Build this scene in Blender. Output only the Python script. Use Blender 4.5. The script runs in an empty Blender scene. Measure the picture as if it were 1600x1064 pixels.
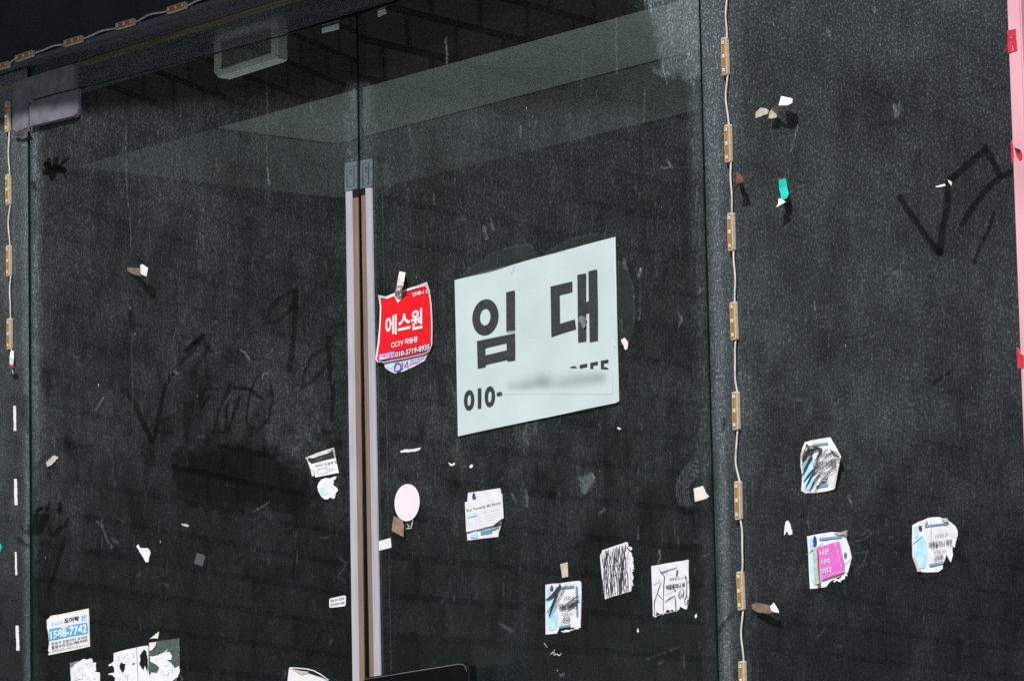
import bpy, bmesh, math, random
import numpy as np
from mathutils import Vector, Matrix
from mathutils.geometry import delaunay_2d_cdt
random.seed(7)
SC = bpy.context.scene
COL = SC.collection

# ------------------------------------------------------------------ camera, light, exposure
F = 6882.514
_H = np.array([-5736., -1118., -F]); _V = np.array([-1000., 47500., -F])
AX = -_H/np.linalg.norm(_H); AZ = _V/np.linalg.norm(_V); AY = np.cross(AZ, AX)
RW = np.array([AX, AY, AZ])                      # camera axes -> world axes (x along the facade, y into the shop, z up)
CAM = np.array([5.93, -4.8875, 1.5])
cd = bpy.data.cameras.new('camera'); cam = bpy.data.objects.new('camera', cd); COL.objects.link(cam)
cd.sensor_width = 36; cd.lens = F/1600*36; cd.clip_start = .1; cd.clip_end = 500
M4 = Matrix([[*RW[0], CAM[0]], [*RW[1], CAM[1]], [*RW[2], CAM[2]], [0, 0, 0, 1]])
cam.matrix_world = M4
SC.camera = cam

SUN = np.array([0.45, -1.0, 1.3]); SUN /= np.linalg.norm(SUN)      # direction towards the sun
el = math.asin(SUN[2]); az = math.atan2(SUN[0], SUN[1])
w = bpy.data.worlds.new("World"); SC.world = w; w.use_nodes = True
nt = w.node_tree; nt.nodes.clear()
sky = nt.nodes.new('ShaderNodeTexSky'); sky.sky_type = 'NISHITA'; sky.sun_disc = False
sky.sun_elevation = el; sky.sun_rotation = az
bg = nt.nodes.new('ShaderNodeBackground'); bg.inputs[1].default_value = .05
wo = nt.nodes.new('ShaderNodeOutputWorld')
nt.links.new(sky.outputs[0], bg.inputs[0]); nt.links.new(bg.outputs[0], wo.inputs[0])
sl = bpy.data.lights.new('sun', 'SUN'); sl.energy = 5.0; sl.angle = math.radians(.5); sl.color = (1, .96, .92)
so = bpy.data.objects.new('sun', sl); COL.objects.link(so); so.location = (3, -6, 9)
so.rotation_euler = Vector(SUN).to_track_quat('Z', 'Y').to_euler()
SC.view_settings.view_transform = 'Standard'; SC.view_settings.look = 'None'
SC.view_settings.gamma = 1; SC.view_settings.exposure = .3
SC.cycles.max_bounces = 8; SC.cycles.use_denoising = False; SC.cycles.transparent_max_bounces = 24

# ------------------------------------------------------------------ photo plane helpers
def ray(x, y):
    return RW @ np.array([x-800., 532.-y, -F])
class Plane:                                     # a pane of glass: hinge point, direction along it, outward normal
    def __init__(s, x0, y0, ang):
        s.o = np.array([x0, y0, 0.]); s.e = np.array([math.cos(ang), math.sin(ang), 0.])
        s.n = np.array([s.e[1], -s.e[0], 0.])
        if s.n[1] > 0: s.n = -s.n
    def P(s, x, y, off=0.):                      # point seen at photo position x, y and lying `off` metres in front of the pane
        r = ray(x, y); t = ((s.o+s.n*off-CAM) @ s.n)/(r @ s.n)
        return CAM+r*t
PF = Plane(0, 0, 0)
def project(W):
    c = (W-CAM) @ RW; return 800+F*c[..., 0]/(-c[..., 2]), 532-F*c[..., 1]/(-c[..., 2])
XL = PF.P(48.8, 600)[0]; XR = PF.P(1109.5, 640)[0]
TH = math.asin(.066)
PL = Plane(XL, 0, TH); PR = Plane(XR, 0, math.pi-TH)

# ------------------------------------------------------------------ materials
def mat(name, col, rough=.6, metal=0., var=.12, scale=40., bump=0., spec=.5, coat=0., stretch=(1, 1, 1)):
    m = bpy.data.materials.new(name); m.use_nodes = True; n = m.node_tree.nodes; l = m.node_tree.links
    b = n['Principled BSDF']
    tc = n.new('ShaderNodeTexCoord'); mp = n.new('ShaderNodeMapping'); mp.inputs['Scale'].default_value = stretch
    l.new(tc.outputs['Object'], mp.inputs[0])
    no = n.new('ShaderNodeTexNoise'); no.inputs['Scale'].default_value = scale; no.inputs['Detail'].default_value = 6
    l.new(mp.outputs[0], no.inputs[0])
    r = n.new('ShaderNodeValToRGB'); r.color_ramp.elements[0].position = .3; r.color_ramp.elements[1].position = .7
    r.color_ramp.elements[0].color = (*[c*(1-var) for c in col], 1); r.color_ramp.elements[1].color = (*[min(1, c*(1+var)) for c in col], 1)
    l.new(no.outputs[0], r.inputs[0]); l.new(r.outputs[0], b.inputs['Base Color'])
    b.inputs['Roughness'].default_value = rough; b.inputs['Metallic'].default_value = metal
    b.inputs['Specular IOR Level'].default_value = spec; b.inputs['Coat Weight'].default_value = coat
    if bump:
        bu = n.new('ShaderNodeBump'); bu.inputs['Strength'].default_value = bump; bu.inputs['Distance'].default_value = .002
        l.new(no.outputs[0], bu.inputs['Height']); l.new(bu.outputs[0], b.inputs['Normal'])
    return m
def glass_mat(name, dusty):
    m = bpy.data.materials.new(name); m.use_nodes = True; n = m.node_tree.nodes; l = m.node_tree.links; n.clear()
    out = n.new('ShaderNodeOutputMaterial')
    tr = n.new('ShaderNodeBsdfTransparent'); tr.inputs[0].default_value = (.91, .96, .955, 1)
    gl = n.new('ShaderNodeBsdfGlossy'); gl.inputs['Roughness'].default_value = .0; gl.inputs[0].default_value = (.95, 1, .98, 1)
    fr = n.new('ShaderNodeFresnel'); ge = n.new('ShaderNodeNewGeometry'); ir = n.new('ShaderNodeMapRange'); ir.inputs[3].default_value = 1.5; ir.inputs[4].default_value = 1/1.5
    l.new(ge.outputs['Backfacing'], ir.inputs[0]); l.new(ir.outputs[0], fr.inputs[0])
    mx = n.new('ShaderNodeMixShader'); l.new(fr.outputs[0], mx.inputs[0]); l.new(tr.outputs[0], mx.inputs[1]); l.new(gl.outputs[0], mx.inputs[2])
    if not dusty:
        l.new(mx.outputs[0], out.inputs[0]); return m
    tc = n.new('ShaderNodeTexCoord')
    def noise(sc, stretch, lo, hi, detail=3, rough=.6):
        mp = n.new('ShaderNodeMapping'); mp.inputs['Scale'].default_value = stretch; l.new(tc.outputs['Object'], mp.inputs[0])
        no = n.new('ShaderNodeTexNoise'); no.inputs['Scale'].default_value = sc; no.inputs['Detail'].default_value = detail; no.inputs['Roughness'].default_value = rough
        l.new(mp.outputs[0], no.inputs[0])
        mr = n.new('ShaderNodeMapRange'); mr.inputs[1].default_value = lo; mr.inputs[2].default_value = hi; l.new(no.outputs[0], mr.inputs[0]); return mr.outputs[0]
    def mth(op, a, b):
        q = n.new('ShaderNodeMath'); q.operation = op; q.use_clamp = False
        for i, v in enumerate((a, b)):
            if isinstance(v, (int, float)): q.inputs[i].default_value = v
            else: l.new(v, q.inputs[i])
        return q.outputs[0]
    at = n.new('ShaderNodeAttribute'); at.attribute_name = 'dust'
    aw = n.new('ShaderNodeAttribute'); aw.attribute_name = 'marks'
    fine = noise(270, (1, 1, .72), .53, .70, 2, .7)
    streak = noise(260, (1, 1, .13), .58, .72, 2)
    grain = noise(520, (1, 1, .6), .60, .78, 1)
    s = mth('ADD', mth('MULTIPLY', fine, DUST[1]), mth('MULTIPLY', streak, DUST[2]))
    s = mth('ADD', s, mth('MULTIPLY', grain, DUST[3]))
    s = mth('ADD', s, DUST[0])
    al = mth('MULTIPLY', at.outputs['Fac'], s)
    # paint-like white flecks of random size
    vo = n.new('ShaderNodeTexVoronoi'); vo.inputs['Scale'].default_value = 62; mpv = n.new('ShaderNodeMapping'); mpv.inputs['Scale'].default_value = (1.1, 1, .6)
    l.new(tc.outputs['Object'], mpv.inputs[0]); l.new(mpv.outputs[0], vo.inputs[0])
    sp = n.new('ShaderNodeSeparateColor'); l.new(vo.outputs['Color'], sp.inputs[0])
    rad = n.new('ShaderNodeMapRange'); rad.inputs[1].default_value = .955; rad.inputs[2].default_value = 1; rad.inputs[3].default_value = 0; rad.inputs[4].default_value = .105
    l.new(sp.outputs[0], rad.inputs[0])
    fleck = mth('LESS_THAN', vo.outputs['Distance'], rad.outputs[0])
    fl2 = mth('MULTIPLY', fleck, mth('ADD', .25, mth('MULTIPLY', sp.outputs[1], .5)))
    mk = mth('MULTIPLY', aw.outputs['Fac'], mth('ADD', .35, mth('MULTIPLY', fine, .9)))
    al = mth('MINIMUM', mth('ADD', mth('ADD', al, fl2), mk), .92)
    cr = n.new('ShaderNodeMixRGB'); cr.inputs[1].default_value = (.375, .445, .485, 1); cr.inputs[2].default_value = (.62, .62, .62, 1); l.new(mth('MINIMUM', mth('ADD', fl2, mk), 1.), cr.inputs[0])
    df = n.new('ShaderNodeBsdfDiffuse'); l.new(cr.outputs[0], df.inputs[0])
    m2 = n.new('ShaderNodeMixShader'); l.new(al, m2.inputs[0]); l.new(mx.outputs[0], m2.inputs[1]); l.new(df.outputs[0], m2.inputs[2])
    l.new(m2.outputs[0], out.inputs[0]); return m
DUST = (.042, .15, .07, .20)
M = {}
M['dusty'] = glass_mat('dusty_glass', True); M['glass'] = glass_mat('clear_glass', False)
M['gedge'] = mat('glass_edge', (.008, .020, .017), .15, var=.3)
M['paper'] = mat('white_paper', (.66, .67, .71), .55, var=.05, scale=90)
M['paper_back'] = mat('paper_back', (.50, .45, .40), .8, var=.18, scale=120)
M['cream'] = mat('cream_paper', (.66, .63, .56), .7, var=.12, scale=110)
M['sign'] = mat('sign_sheet', (.50, .60, .61), .35, var=.03, scale=14)
M['ink'] = mat('black_ink', (.035, .04, .045), .5, var=.25, scale=150)
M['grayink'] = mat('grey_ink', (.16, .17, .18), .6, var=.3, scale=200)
M['paleink'] = mat('pale_ink', (.38, .42, .45), .6, var=.2, scale=120)
M['pen'] = mat('pen_ink', (.40, .40, .43), .6, var=.3, scale=200)
M['red'] = mat('red_print', (.72, .012, .02), .35, var=.06, scale=60)
M['darkred'] = mat('dark_red_print', (.38, .02, .06), .4, var=.15, scale=80)
M['lilac'] = mat('lilac_print', (.55, .50, .72), .5, var=.1, scale=80)
M['navy'] = mat('navy_ink', (.03, .06, .22), .5, var=.2, scale=100)
M['blue'] = mat('blue_print', (.07, .33, .62), .45, var=.15, scale=120)
M['bar'] = mat('steel_blue_print', (.13, .30, .42), .5, var=.12, scale=120)
M['sky'] = mat('light_blue_print', (.40, .66, .85), .55, var=.2, scale=60)
M['magenta'] = mat('magenta_print', (.62, .14, .52), .45, var=.1, scale=90)
M['pinkpaper'] = mat('pale_pink_paper', (.82, .68, .76), .5, var=.04, scale=30, stretch=(4, 1, 1))
M['brown'] = mat('brown_tape', (.20, .135, .10), .5, var=.3, scale=90)
M['leaf'] = mat('rust_brown_paper', (.10, .038, .022), .6, var=.4, scale=90)
M['tan'] = mat('tan_tape', (.44, .40, .34), .6, var=.25, scale=160)
M['teal'] = mat('teal_tape', (.01, .42, .34), .4, var=.08, scale=60)
M['pink'] = mat('pink_paint', (.66, .34, .40), .5, var=.16, scale=9, stretch=(2, 1, .6))
M['tapered'] = mat('red_tape', (.50, .03, .06), .4, var=.12, scale=60)
M['navybox'] = mat('blue_black_panel', (.012, .015, .022), .45, var=.25, scale=12)
M['fit'] = mat('purple_grey_fitting', (.21, .205, .25), .26, metal=.35, var=.22, scale=35, bump=.2)
M['bluetape'] = mat('blue_tape', (.03, .07, .13), .5, var=.2)
M['alu'] = mat('pale_aluminium', (.37, .37, .42), .42, var=.14, scale=30, stretch=(3, 1, .3))
M['wood'] = mat('brown_strip', (.19, .13, .10), .6, var=.25, scale=60, stretch=(3, 1, .15), bump=.3)
M['pad'] = mat('grey_cap', (.13, .17, .19), .5, metal=.3, var=.18, scale=90, bump=.2)
M['padline'] = mat('grey_cap_groove', (.02, .028, .033), .5, var=.2)
M['black'] = mat('black_gap', (.006, .006, .008), .5, var=.2)
M['gloss'] = mat('glossy_black_plastic', (.003, .003, .004), .1, var=.3, scale=30, coat=.5)
M['soffit'] = mat('dark_polished_metal', (.13, .145, .18), .16, metal=.35, var=.25, scale=9, stretch=(.3, 4, 1))
M['olive'] = mat('olive_reflection', (.13, .13, .085), .4, var=.35, scale=18, stretch=(.5, 6, 1))
M['inner'] = mat('dark_interior_paint', (.006, .007, .007), .8, spec=.05, var=.3, scale=4)
M['addedfilm'] = mat('added_film_backing', (.003, .0038, .0042), .5, spec=.03, var=.35, scale=3)
M['backwall'] = mat('grey_interior_wall', (.045, .052, .05), .8, spec=.1, var=.35, scale=2.5)
M['fadewall'] = mat('wall_light_fade', (.30, .32, .315), .8, var=.5, scale=2.2)
M['greenback'] = mat('green_grey_backing', (.05, .075, .068), .7, var=.5, scale=90)
M['dirt'] = mat('dark_crumbled_sealant', (.05, .04, .035), .9, var=.5, scale=300)
M['dusk'] = mat('dusty_grey_film', (.055, .065, .075), .6, var=.3, scale=200)
M['ceil'] = mat('grey_ceiling', (.56, .60, .585), .8, var=.15, scale=1.3)
M['tile'] = mat('pale_floor', (.46, .48, .46), .6, var=.1, scale=3)
M['ac'] = mat('grey_green_housing', (.80, .86, .82), .5, var=.1, scale=14)
M['acdark'] = mat('dark_grille', (.13, .16, .15), .5, var=.2)
M['grille'] = mat('brown_grille', (.42, .38, .30), .6, var=.25, scale=60)
M['body'] = mat('module_housing', (.52, .43, .36), .45, var=.15, scale=160)
M['resin'] = mat('amber_resin', (.33, .20, .07), .25, var=.35, scale=120, stretch=(1, 1, .4))
M['chip'] = mat('led_chip', (.80, .74, .58), .4, var=.08)
M['chipc'] = mat('led_chip_centre', (.22, .16, .06), .4, var=.1)
M['wire'] = mat('pale_wire', (.52, .50, .47), .5, var=.2, scale=120)
M['wall'] = mat('rendered_wall', (.22, .22, .22), .8, var=.15, scale=3, bump=.3)
M['concrete'] = mat('concrete', (.30, .29, .27), .85, var=.2, scale=6, bump=.4)
M['asphalt'] = mat('asphalt', (.05, .05, .052), .9, var=.3, scale=30, bump=.5)
def block_mat():
    m = mat('dark_block_wall', (.1, .09, .08), .85, spec=.05); n = m.node_tree.nodes; l = m.node_tree.links
    br = n.new('ShaderNodeTexBrick'); br.inputs['Color1'].default_value = (.066, .061, .053, 1); br.inputs['Color2'].default_value = (.040, .037, .032, 1)
    br.inputs['Mortar'].default_value = (.012, .011, .010, 1); br.inputs['Scale'].default_value = 1; br.inputs['Brick Width'].default_value = .4; br.inputs['Row Height'].default_value = .2
    br.inputs['Mortar Size'].default_value = .020
    tc = n.new('ShaderNodeTexCoord'); sx = n.new('ShaderNodeSeparateXYZ'); cb = n.new('ShaderNodeCombineXYZ')
    l.new(tc.outputs['Object'], sx.inputs[0]); l.new(sx.outputs[0], cb.inputs[0]); l.new(sx.outputs[2], cb.inputs[1]); l.new(cb.outputs[0], br.inputs[0])
    l.new(br.outputs[0], n['Principled BSDF'].inputs['Base Color']); return m
M['block'] = block_mat()
def clear_film():
    m = bpy.data.materials.new('clear_film'); m.use_nodes = True; n = m.node_tree.nodes; l = m.node_tree.links; n.clear()
    out = n.new('ShaderNodeOutputMaterial'); tr = n.new('ShaderNodeBsdfTransparent'); tr.inputs[0].default_value = (.86, .9, .89, 1)
    pb = n.new('ShaderNodeBsdfPrincipled'); pb.inputs['Base Color'].default_value = (.30, .36, .36, 1); pb.inputs['Roughness'].default_value = .15
    mx = n.new('ShaderNodeMixShader'); mx.inputs[0].default_value = .035
    l.new(tr.outputs[0], mx.inputs[1]); l.new(pb.outputs[0], mx.inputs[2]); l.new(mx.outputs[0], out.inputs[0]); return m
M['film'] = clear_film()
def digit_blur_mat():
    m = mat('blurred_ink', (.50, .60, .61), .35); n = m.node_tree.nodes; l = m.node_tree.links
    at = n.new('ShaderNodeAttribute'); at.attribute_name = 'dust'; mx = n.new('ShaderNodeMixRGB'); mx.inputs[1].default_value = (.50, .60, .61, 1); mx.inputs[2].default_value = (.10, .12, .13, 1)
    l.new(at.outputs['Fac'], mx.inputs[0]); l.new(mx.outputs[0], n['Principled BSDF'].inputs['Base Color']); return m
M['digit_blur'] = digit_blur_mat()

# ------------------------------------------------------------------ object helpers
def tag(o, label=None, cat=None, group=None, kind=None):
    if label: o['label'] = label
    if cat: o['category'] = cat
    if group: o['group'] = group
    if kind: o['kind'] = kind
    return o
def empty(name, loc):
    o = bpy.data.objects.new(name, None); COL.objects.link(o); o.location = loc; o.empty_display_size = .05; return o
def wloc(o):
    v = Vector((0, 0, 0))
    while o: v += o.location; o = o.parent
    return v
def link(name, verts, faces, m, parent=None, loc=None, smooth=False, fmats=None, extra=None):
    """verts in world coordinates; the object's origin goes to loc (or the parent's origin)"""
    V = np.asarray(verts, float)
    if loc is None: loc = np.array(wloc(parent)) if parent else V.mean(0)
    loc = np.array(loc, float)
    me = bpy.data.meshes.new(name); me.from_pydata((V-loc).tolist(), [], [list(f) for f in faces])
    for q in ([m] if not isinstance(m, list) else m): me.materials.append(M[q])
    if fmats is not None: me.polygons.foreach_set('material_index', fmats)
    if smooth: me.polygons.foreach_set('use_smooth', [True]*len(me.polygons))
    me.update()
    o = bpy.data.objects.new(name, me); COL.objects.link(o)
    if parent: o.parent = parent; o.location = Vector(loc)-wloc(parent)
    else: o.location = loc
    return o
def box(name, a, b, m, parent=None, bev=0., loc=None):
    bm = bmesh.new(); bmesh.ops.create_cube(bm, size=1)
    a = np.array(a, float); b = np.array(b, float)
    for v in bm.verts: v.co = Vector((a+b)/2+np.array(v.co)*(b-a))
    if bev: bmesh.ops.bevel(bm, geom=list(bm.edges), offset=bev, segments=2, affect='EDGES')
    bm.verts.index_update()
    vs = [v.co[:] for v in bm.verts]; fs = [[v.index for v in f.verts] for f in bm.faces]; bm.free()
    return link(name, vs, fs, m, parent, loc)
def area(p): return .5*sum(p[i][0]*p[(i+1) % len(p)][1]-p[(i+1) % len(p)][0]*p[i][1] for i in range(len(p)))
def slab(name, pl, poly, front, back, m, parent=None, loc=None, bev=0., quad_round=0):
    """flat block in front of pane pl: poly (photo px) is its front outline, front/back are distances from the pane"""
    if area(poly) > 0: poly = poly[::-1]          # counter-clockwise seen from outside
    A = [pl.P(x, y, front) for x, y in poly]; B = [p-pl.n*(front-back) for p in A]; n = len(A)
    if bev:
        bm = bmesh.new(); vs = [bm.verts.new(p) for p in A+B]
        bm.faces.new(vs[:n]); bm.faces.new(vs[n:][::-1])
        for i in range(n): bm.faces.new((vs[i], vs[i+n], vs[(i+1) % n+n], vs[(i+1) % n]))
        bm.normal_update()
        ed = [e for e in bm.edges if all(v in vs[:n] for v in e.verts)]
        bmesh.ops.bevel(bm, geom=ed, offset=bev, segments=2 if bev < .003 else 5, affect='EDGES'); bm.verts.index_update()
        V = [v.co[:] for v in bm.verts]; Fc = [[v.index for v in f.verts] for f in bm.faces]; bm.free()
        return link(name, V, Fc, m, parent, loc)
    Fc = [list(range(n)), [i+n for i in range(n)][::-1]]+[[i, i+n, (i+1) % n+n, (i+1) % n] for i in range(n)]
    return link(name, A+B, Fc, m, parent, loc)
def rough_poly(poly, amp=1.0, step=4., seed=0, sides=None):
    """torn outline: subdivide the edges and jitter the new points"""
    rn = random.Random(seed); out = []; n = len(poly)
    for i in range(n):
        a = poly[i]; b = poly[(i+1) % n]; out.append(a)
        if sides is not None and i not in sides: continue
        L = math.hypot(b[0]-a[0], b[1]-a[1]); k = int(L/step)
        for j in range(1, k):
            t = (j+rn.uniform(-.25, .25))/k; nx, ny = -(b[1]-a[1])/L, (b[0]-a[0])/L; d = rn.uniform(-amp, amp)
            out.append((a[0]+(b[0]-a[0])*t+nx*d, a[1]+(b[1]-a[1])*t+ny*d))
    return out
def inside(p, poly):
    c = False; x, y = p; j = len(poly)-1
    for i in range(len(poly)):
        if (poly[i][1] > y) != (poly[j][1] > y) and x < (poly[j][0]-poly[i][0])*(y-poly[i][1])/(poly[j][1]-poly[i][1])+poly[i][0]: c = not c
        j = i
    return c
def cdt(poly, holes=(), step=6.):
    pts = [Vector(p) for p in poly]; edges = [(i, (i+1) % len(poly)) for i in range(len(poly))]
    for h in holes:
        b = len(pts); pts += [Vector(p) for p in h]; edges += [(b+i, b+(i+1) % len(h)) for i in range(len(h))]
    xs = [p[0] for p in poly]; ys = [p[1] for p in poly]
    if step:
        x = min(xs)+step/2
        while x < max(xs):
            y = min(ys)+step/2
            while y < max(ys):
                if inside((x, y), poly): pts.append(Vector((x+.1*math.sin(y), y+.1*math.cos(x))))
                y += step
            x += step
    v, e, f, *_ = delaunay_2d_cdt(pts, edges, [], 1, 1e-4)
    f = [t for t in f if inside(((v[t[0]].x+v[t[1]].x+v[t[2]].x)/3, (v[t[0]].y+v[t[1]].y+v[t[2]].y)/3), poly)
         and not any(inside(((v[t[0]].x+v[t[1]].x+v[t[2]].x)/3, (v[t[0]].y+v[t[1]].y+v[t[2]].y)/3), h) for h in holes)]
    return v, f
def ripple(x, y, amp):
    if amp > .001: return amp*(math.sin(x*.021+y*.009+1)*math.cos(y*.019-x*.006)+.35*math.sin(x*.05-y*.02)+.2*math.sin(x*.09+y*.07))
    return amp*(math.sin(x*.13+y*.05)*math.cos(y*.11-x*.03)+.5*math.sin(x*.31-y*.2))
def orient(tri, V2):                              # photo coordinates have y down: face normals must look outward
    a, b, c = [V2[i] for i in tri]
    return tri if (b[0]-a[0])*(c[1]-a[1])-(b[1]-a[1])*(c[0]-a[0]) < 0 else tri[::-1]
class Sheet:
    """a piece of paper stuck on a pane; prints are meshes that follow its ripple. lift(x, y) raises corners"""
    def __init__(s, name, label, cat, pl, poly, m='paper', off=.0012, amp=.0003, holes=(), lift=None, group=None, parent=None, step=6.):
        s.pl = pl; s.off = off; s.amp = amp; s.lift = lift or (lambda x, y: 0.); s.k = 0
        v, f = cdt(poly, holes, step); V2 = [(p.x, p.y) for p in v]
        f = [orient(list(t), V2) for t in f]
        V = [s.at(x, y) for x, y in V2]; n = len(V)
        # thickness: back layer and rim
        cnt = {}
        for t in f:
            for i in range(3): e = (t[i], t[(i+1) % 3]); cnt[e] = 1
        rim = [e for e in cnt if (e[1], e[0]) not in cnt]
        V += [p-pl.n*.0006 for p in V]
        F2 = list(f)+[[i+n for i in t[::-1]] for t in f]+[[b, a, a+n, b+n] for a, b in rim]
        fm = [0]*len(f)+[1]*(len(F2)-len(f))
        s.o = link(name, V, F2, [m, 'paper_back' if m != 'film' else 'film'], parent, fmats=fm)
        if label: tag(s.o, label, cat, group)
    def at(s, x, y, up=0.): return s.pl.P(x, y, s.off+ripple(x, y, s.amp)+s.lift(x, y)+up)
    def _up(s): s.k += 1; return .0004+.00018*s.k
    def area(s, name, poly, m, holes=(), step=8., up=None):
        v, f = cdt(poly, holes, step); V2 = [(p.x, p.y) for p in v]; u = up or s._up()
        return link(name, [s.at(x, y, u) for x, y in V2], [orient(list(t), V2) for t in f], m, s.o)
    def strokes(s, name, lines, m, width=1.2, up=None):
        V, Fc = ribbons(lines, width, lambda x, y: s.at(x, y, u)) if (u := (up or s._up())) else None
        return link(name, V, Fc, m, s.o)
    def text(s, name, body, quad, m, bold=0., up=None):
        V2, Fc = text_mesh(body, quad, bold); u = up or s._up()
        Fc = [list(t) for t in Fc]
        return link(name, [s.at(x, y, u) for x, y in V2], Fc, m, s.o)
def ribbons(lines, width, fn):
    V = []; Fc = []
    for ln in lines:
        wd = width
        if isinstance(ln, tuple) and isinstance(ln[0], list): ln, wd = ln
        n = len(ln); b = len(V)
        for i, (x, y) in enumerate(ln):
            a = ln[max(i-1, 0)]; c = ln[min(i+1, n-1)]; L = math.hypot(c[0]-a[0], c[1]-a[1]) or 1
            nx, ny = -(c[1]-a[1])/L*wd/2, (c[0]-a[0])/L*wd/2
            k = .45 if i in (0, n-1) else 1.
            V.append(fn(x+nx*k, y+ny*k)); V.append(fn(x-nx*k, y-ny*k))
        for i in range(n-1): Fc.append([b+2*i, b+2*i+2, b+2*i+3, b+2*i+1][::-1])
    return V, Fc
_tc = {}
def text_mesh(body, quad, bold=0.):
    key = (body, bold)
    if key not in _tc:
        cu = bpy.data.curves.new('t', 'FONT'); cu.body = body; cu.offset = bold; cu.resolution_u = 3
        ob = bpy.data.objects.new('t', cu); COL.objects.link(ob); bpy.context.view_layer.update()
        me = bpy.data.meshes.new_from_object(ob.evaluated_get(bpy.context.evaluated_depsgraph_get()))
        V = np.array([v.co[:2] for v in me.vertices]); Fc = [list(p.vertices) for p in me.polygons]
        bpy.data.objects.remove(ob); bpy.data.curves.remove(cu); bpy.data.meshes.remove(me)
        lo = V.min(0); V = (V-lo)/(V.max(0)-lo); _tc[key] = (V, Fc)
    V, Fc = _tc[key]; tl, tr, br, bl = [np.array(q, float) for q in quad]
    return [tuple((tl*(1-u)+tr*u)*v+(bl*(1-u)+br*u)*(1-v)) for u, v in V], Fc
def flap(name, label, cat, pl, rows, m, group=None, parent=None, back=None, sub=3):
    """curled strip: rows of (x left, y left, x right, y right, distance from the pane)"""
    V = []; n = len(rows); R = []
    for i in range(n-1):
        for k in range(sub):
            t = k/sub; R.append([rows[i][j]*(1-t)+rows[i+1][j]*t for j in range(5)])
    R.append(list(rows[-1])); n = len(R)
    for xl, yl, xr, yr, d in R:
        for t in (0, .5, 1): V.append(pl.P(xl*(1-t)+xr*t, yl*(1-t)+yr*t, d+.0004*math.sin(3.1*t)))
    Fc = []
    for i in range(n-1):
        for j in range(2): Fc.append([3*i+j, 3*i+j+1, 3*i+j+4, 3*i+j+3])
    N = len(V); V += [p-pl.n*.0005 for p in V]; fc0 = list(Fc)
    Fc += [[k+N for k in q[::-1]] for q in fc0]
    for i in range(n-1): Fc += [[3*i, 3*i+N, 3*i+3+N, 3*i+3], [3*i+2, 3*i+5, 3*i+5+N, 3*i+2+N]]
    o = link(name, V, Fc, m, parent, smooth=False)
    if label: tag(o, label, cat, group)
    return o
def sub_quad(quad, u0, v0, u1, v1):
    tl, tr, br, bl = [np.array(q, float) for q in quad]
    f = lambda u, v: tuple((tl*(1-u)+tr*u)*(1-v)+(bl*(1-u)+br*u)*v)
    return [f(u0, v0), f(u1, v0), f(u1, v1), f(u0, v1)]
def C(ox, oy, k, pts): return [(ox+x/k, oy+y/k) for x, y in pts]     # crop coordinates -> photo coordinates
def C1(ox, oy, k, pts): return [p if not isinstance(p[0], list) else p for p in [(C(ox, oy, k, q[0]), q[1]) if isinstance(q, tuple) else C(ox, oy, k, q) for q in pts]]

# ------------------------------------------------------------------ setting: ground, opposite wall
def Z(x, y, pl=PF, off=0.): return pl.P(x, y, off)[2]
ZH = Z(160, 61, PF, .02)                           # underside of the header
ZT = PL.P(128, 136.5)[2]                            # top edge of the glass doors
ZF = ZT-2.2                                        # shop floor, raised above the street
g = link('street', [(-40, -40, 0), (40, -40, 0), (40, 20, 0), (-40, 20, 0)], [[0, 1, 2, 3]], 'asphalt'); tag(g, kind='structure')
pv = box('pavement', (-14, -2.2, -.1), (10, -.03, .12), 'concrete'); tag(pv, kind='structure')
wl = empty('block_building', (-12, -6, 0)); wl.rotation_euler.z = math.radians(70)
tag(wl, 'dark concrete block building across the street, seen only as a reflection in the glass', 'building')
def lbox(name, a, b, m, parent):
    o = box(name, a, b, m, None, 0, (0, 0, 0)); o.parent = parent; return o
lbox('wall', (-34, 0, 0), (3, 9, 12.5), 'block', wl)
lbox('parapet', (-34.1, -.1, 12.503), (3.1, 9.1, 12.8), 'concrete', wl)

# ------------------------------------------------------------------ the shop front
B = empty('shop_building', (0, 0, 0)); tag(B, 'vacant dark shop front with black header, polished soffit and unlit room behind dusty glass', 'building')
XP0 = PF.P(1574, 40, .03)[0]; XP1 = PF.P(1595.5, 40, .03)[0]
box('header_panel', (-5, -.02, ZH+.012), (XP1+.004, .22, ZH+.7), 'navybox', B)
box('soffit', (-5, -.019, ZH), (XP1+.004, .25, ZH+.010), 'soffit', B)
box('reflection_strip', (-5, .060, ZH-.003), (XP1, .092, ZH-.0005), 'olive', B)  # olive strip paints a yellow reflection onto the polished underside
box('upper_wall', (-5, -.014, ZH+.703), (XP1+.004, .2, 6.6), 'wall', B)
box('plinth', (-5, -.014, 0), (3, .2, ZF-.003), 'concrete', B)
box('pier', (-5, -.012, ZF), (XL-1.0, .3, ZH-.003), 'wall', B)
box('side_panel', (XP1+.006, -.010, ZF), (3, .3, 6.6), 'navybox', B)
p = PL.P(125, 176); k = (1.1+p[1])/(-SUN[1]); ZC = p[2]+k*SUN[2]
box('canopy', (-5, -1.1, ZC), (3, -.02, ZC+.16), 'concrete', B)
def rayY(x, y, Y):
    r = ray(x, y); return CAM+r*((Y-CAM[1])/r[1])
ZB = rayY(700, 101, .85)[2]
box('bulkhead', (-9, .36, ZB), (3, .85, ZB+.5), 'inner', B)
box('ceiling', (-9, .853, ZB+.2), (3, 3.2, ZB+.3), 'ceil', B)
def at_z(x, y, z):
    r = ray(x, y); return CAM+r*((z-CAM[2])/r[2])
YB = at_z(812, 152, ZB+.2)[1]; XW = at_z(450, 216, ZB+.2)[0]
box('back_wall', (XW, YB, ZF), (3, YB+.1, ZB+.197), 'backwall', B)
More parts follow.
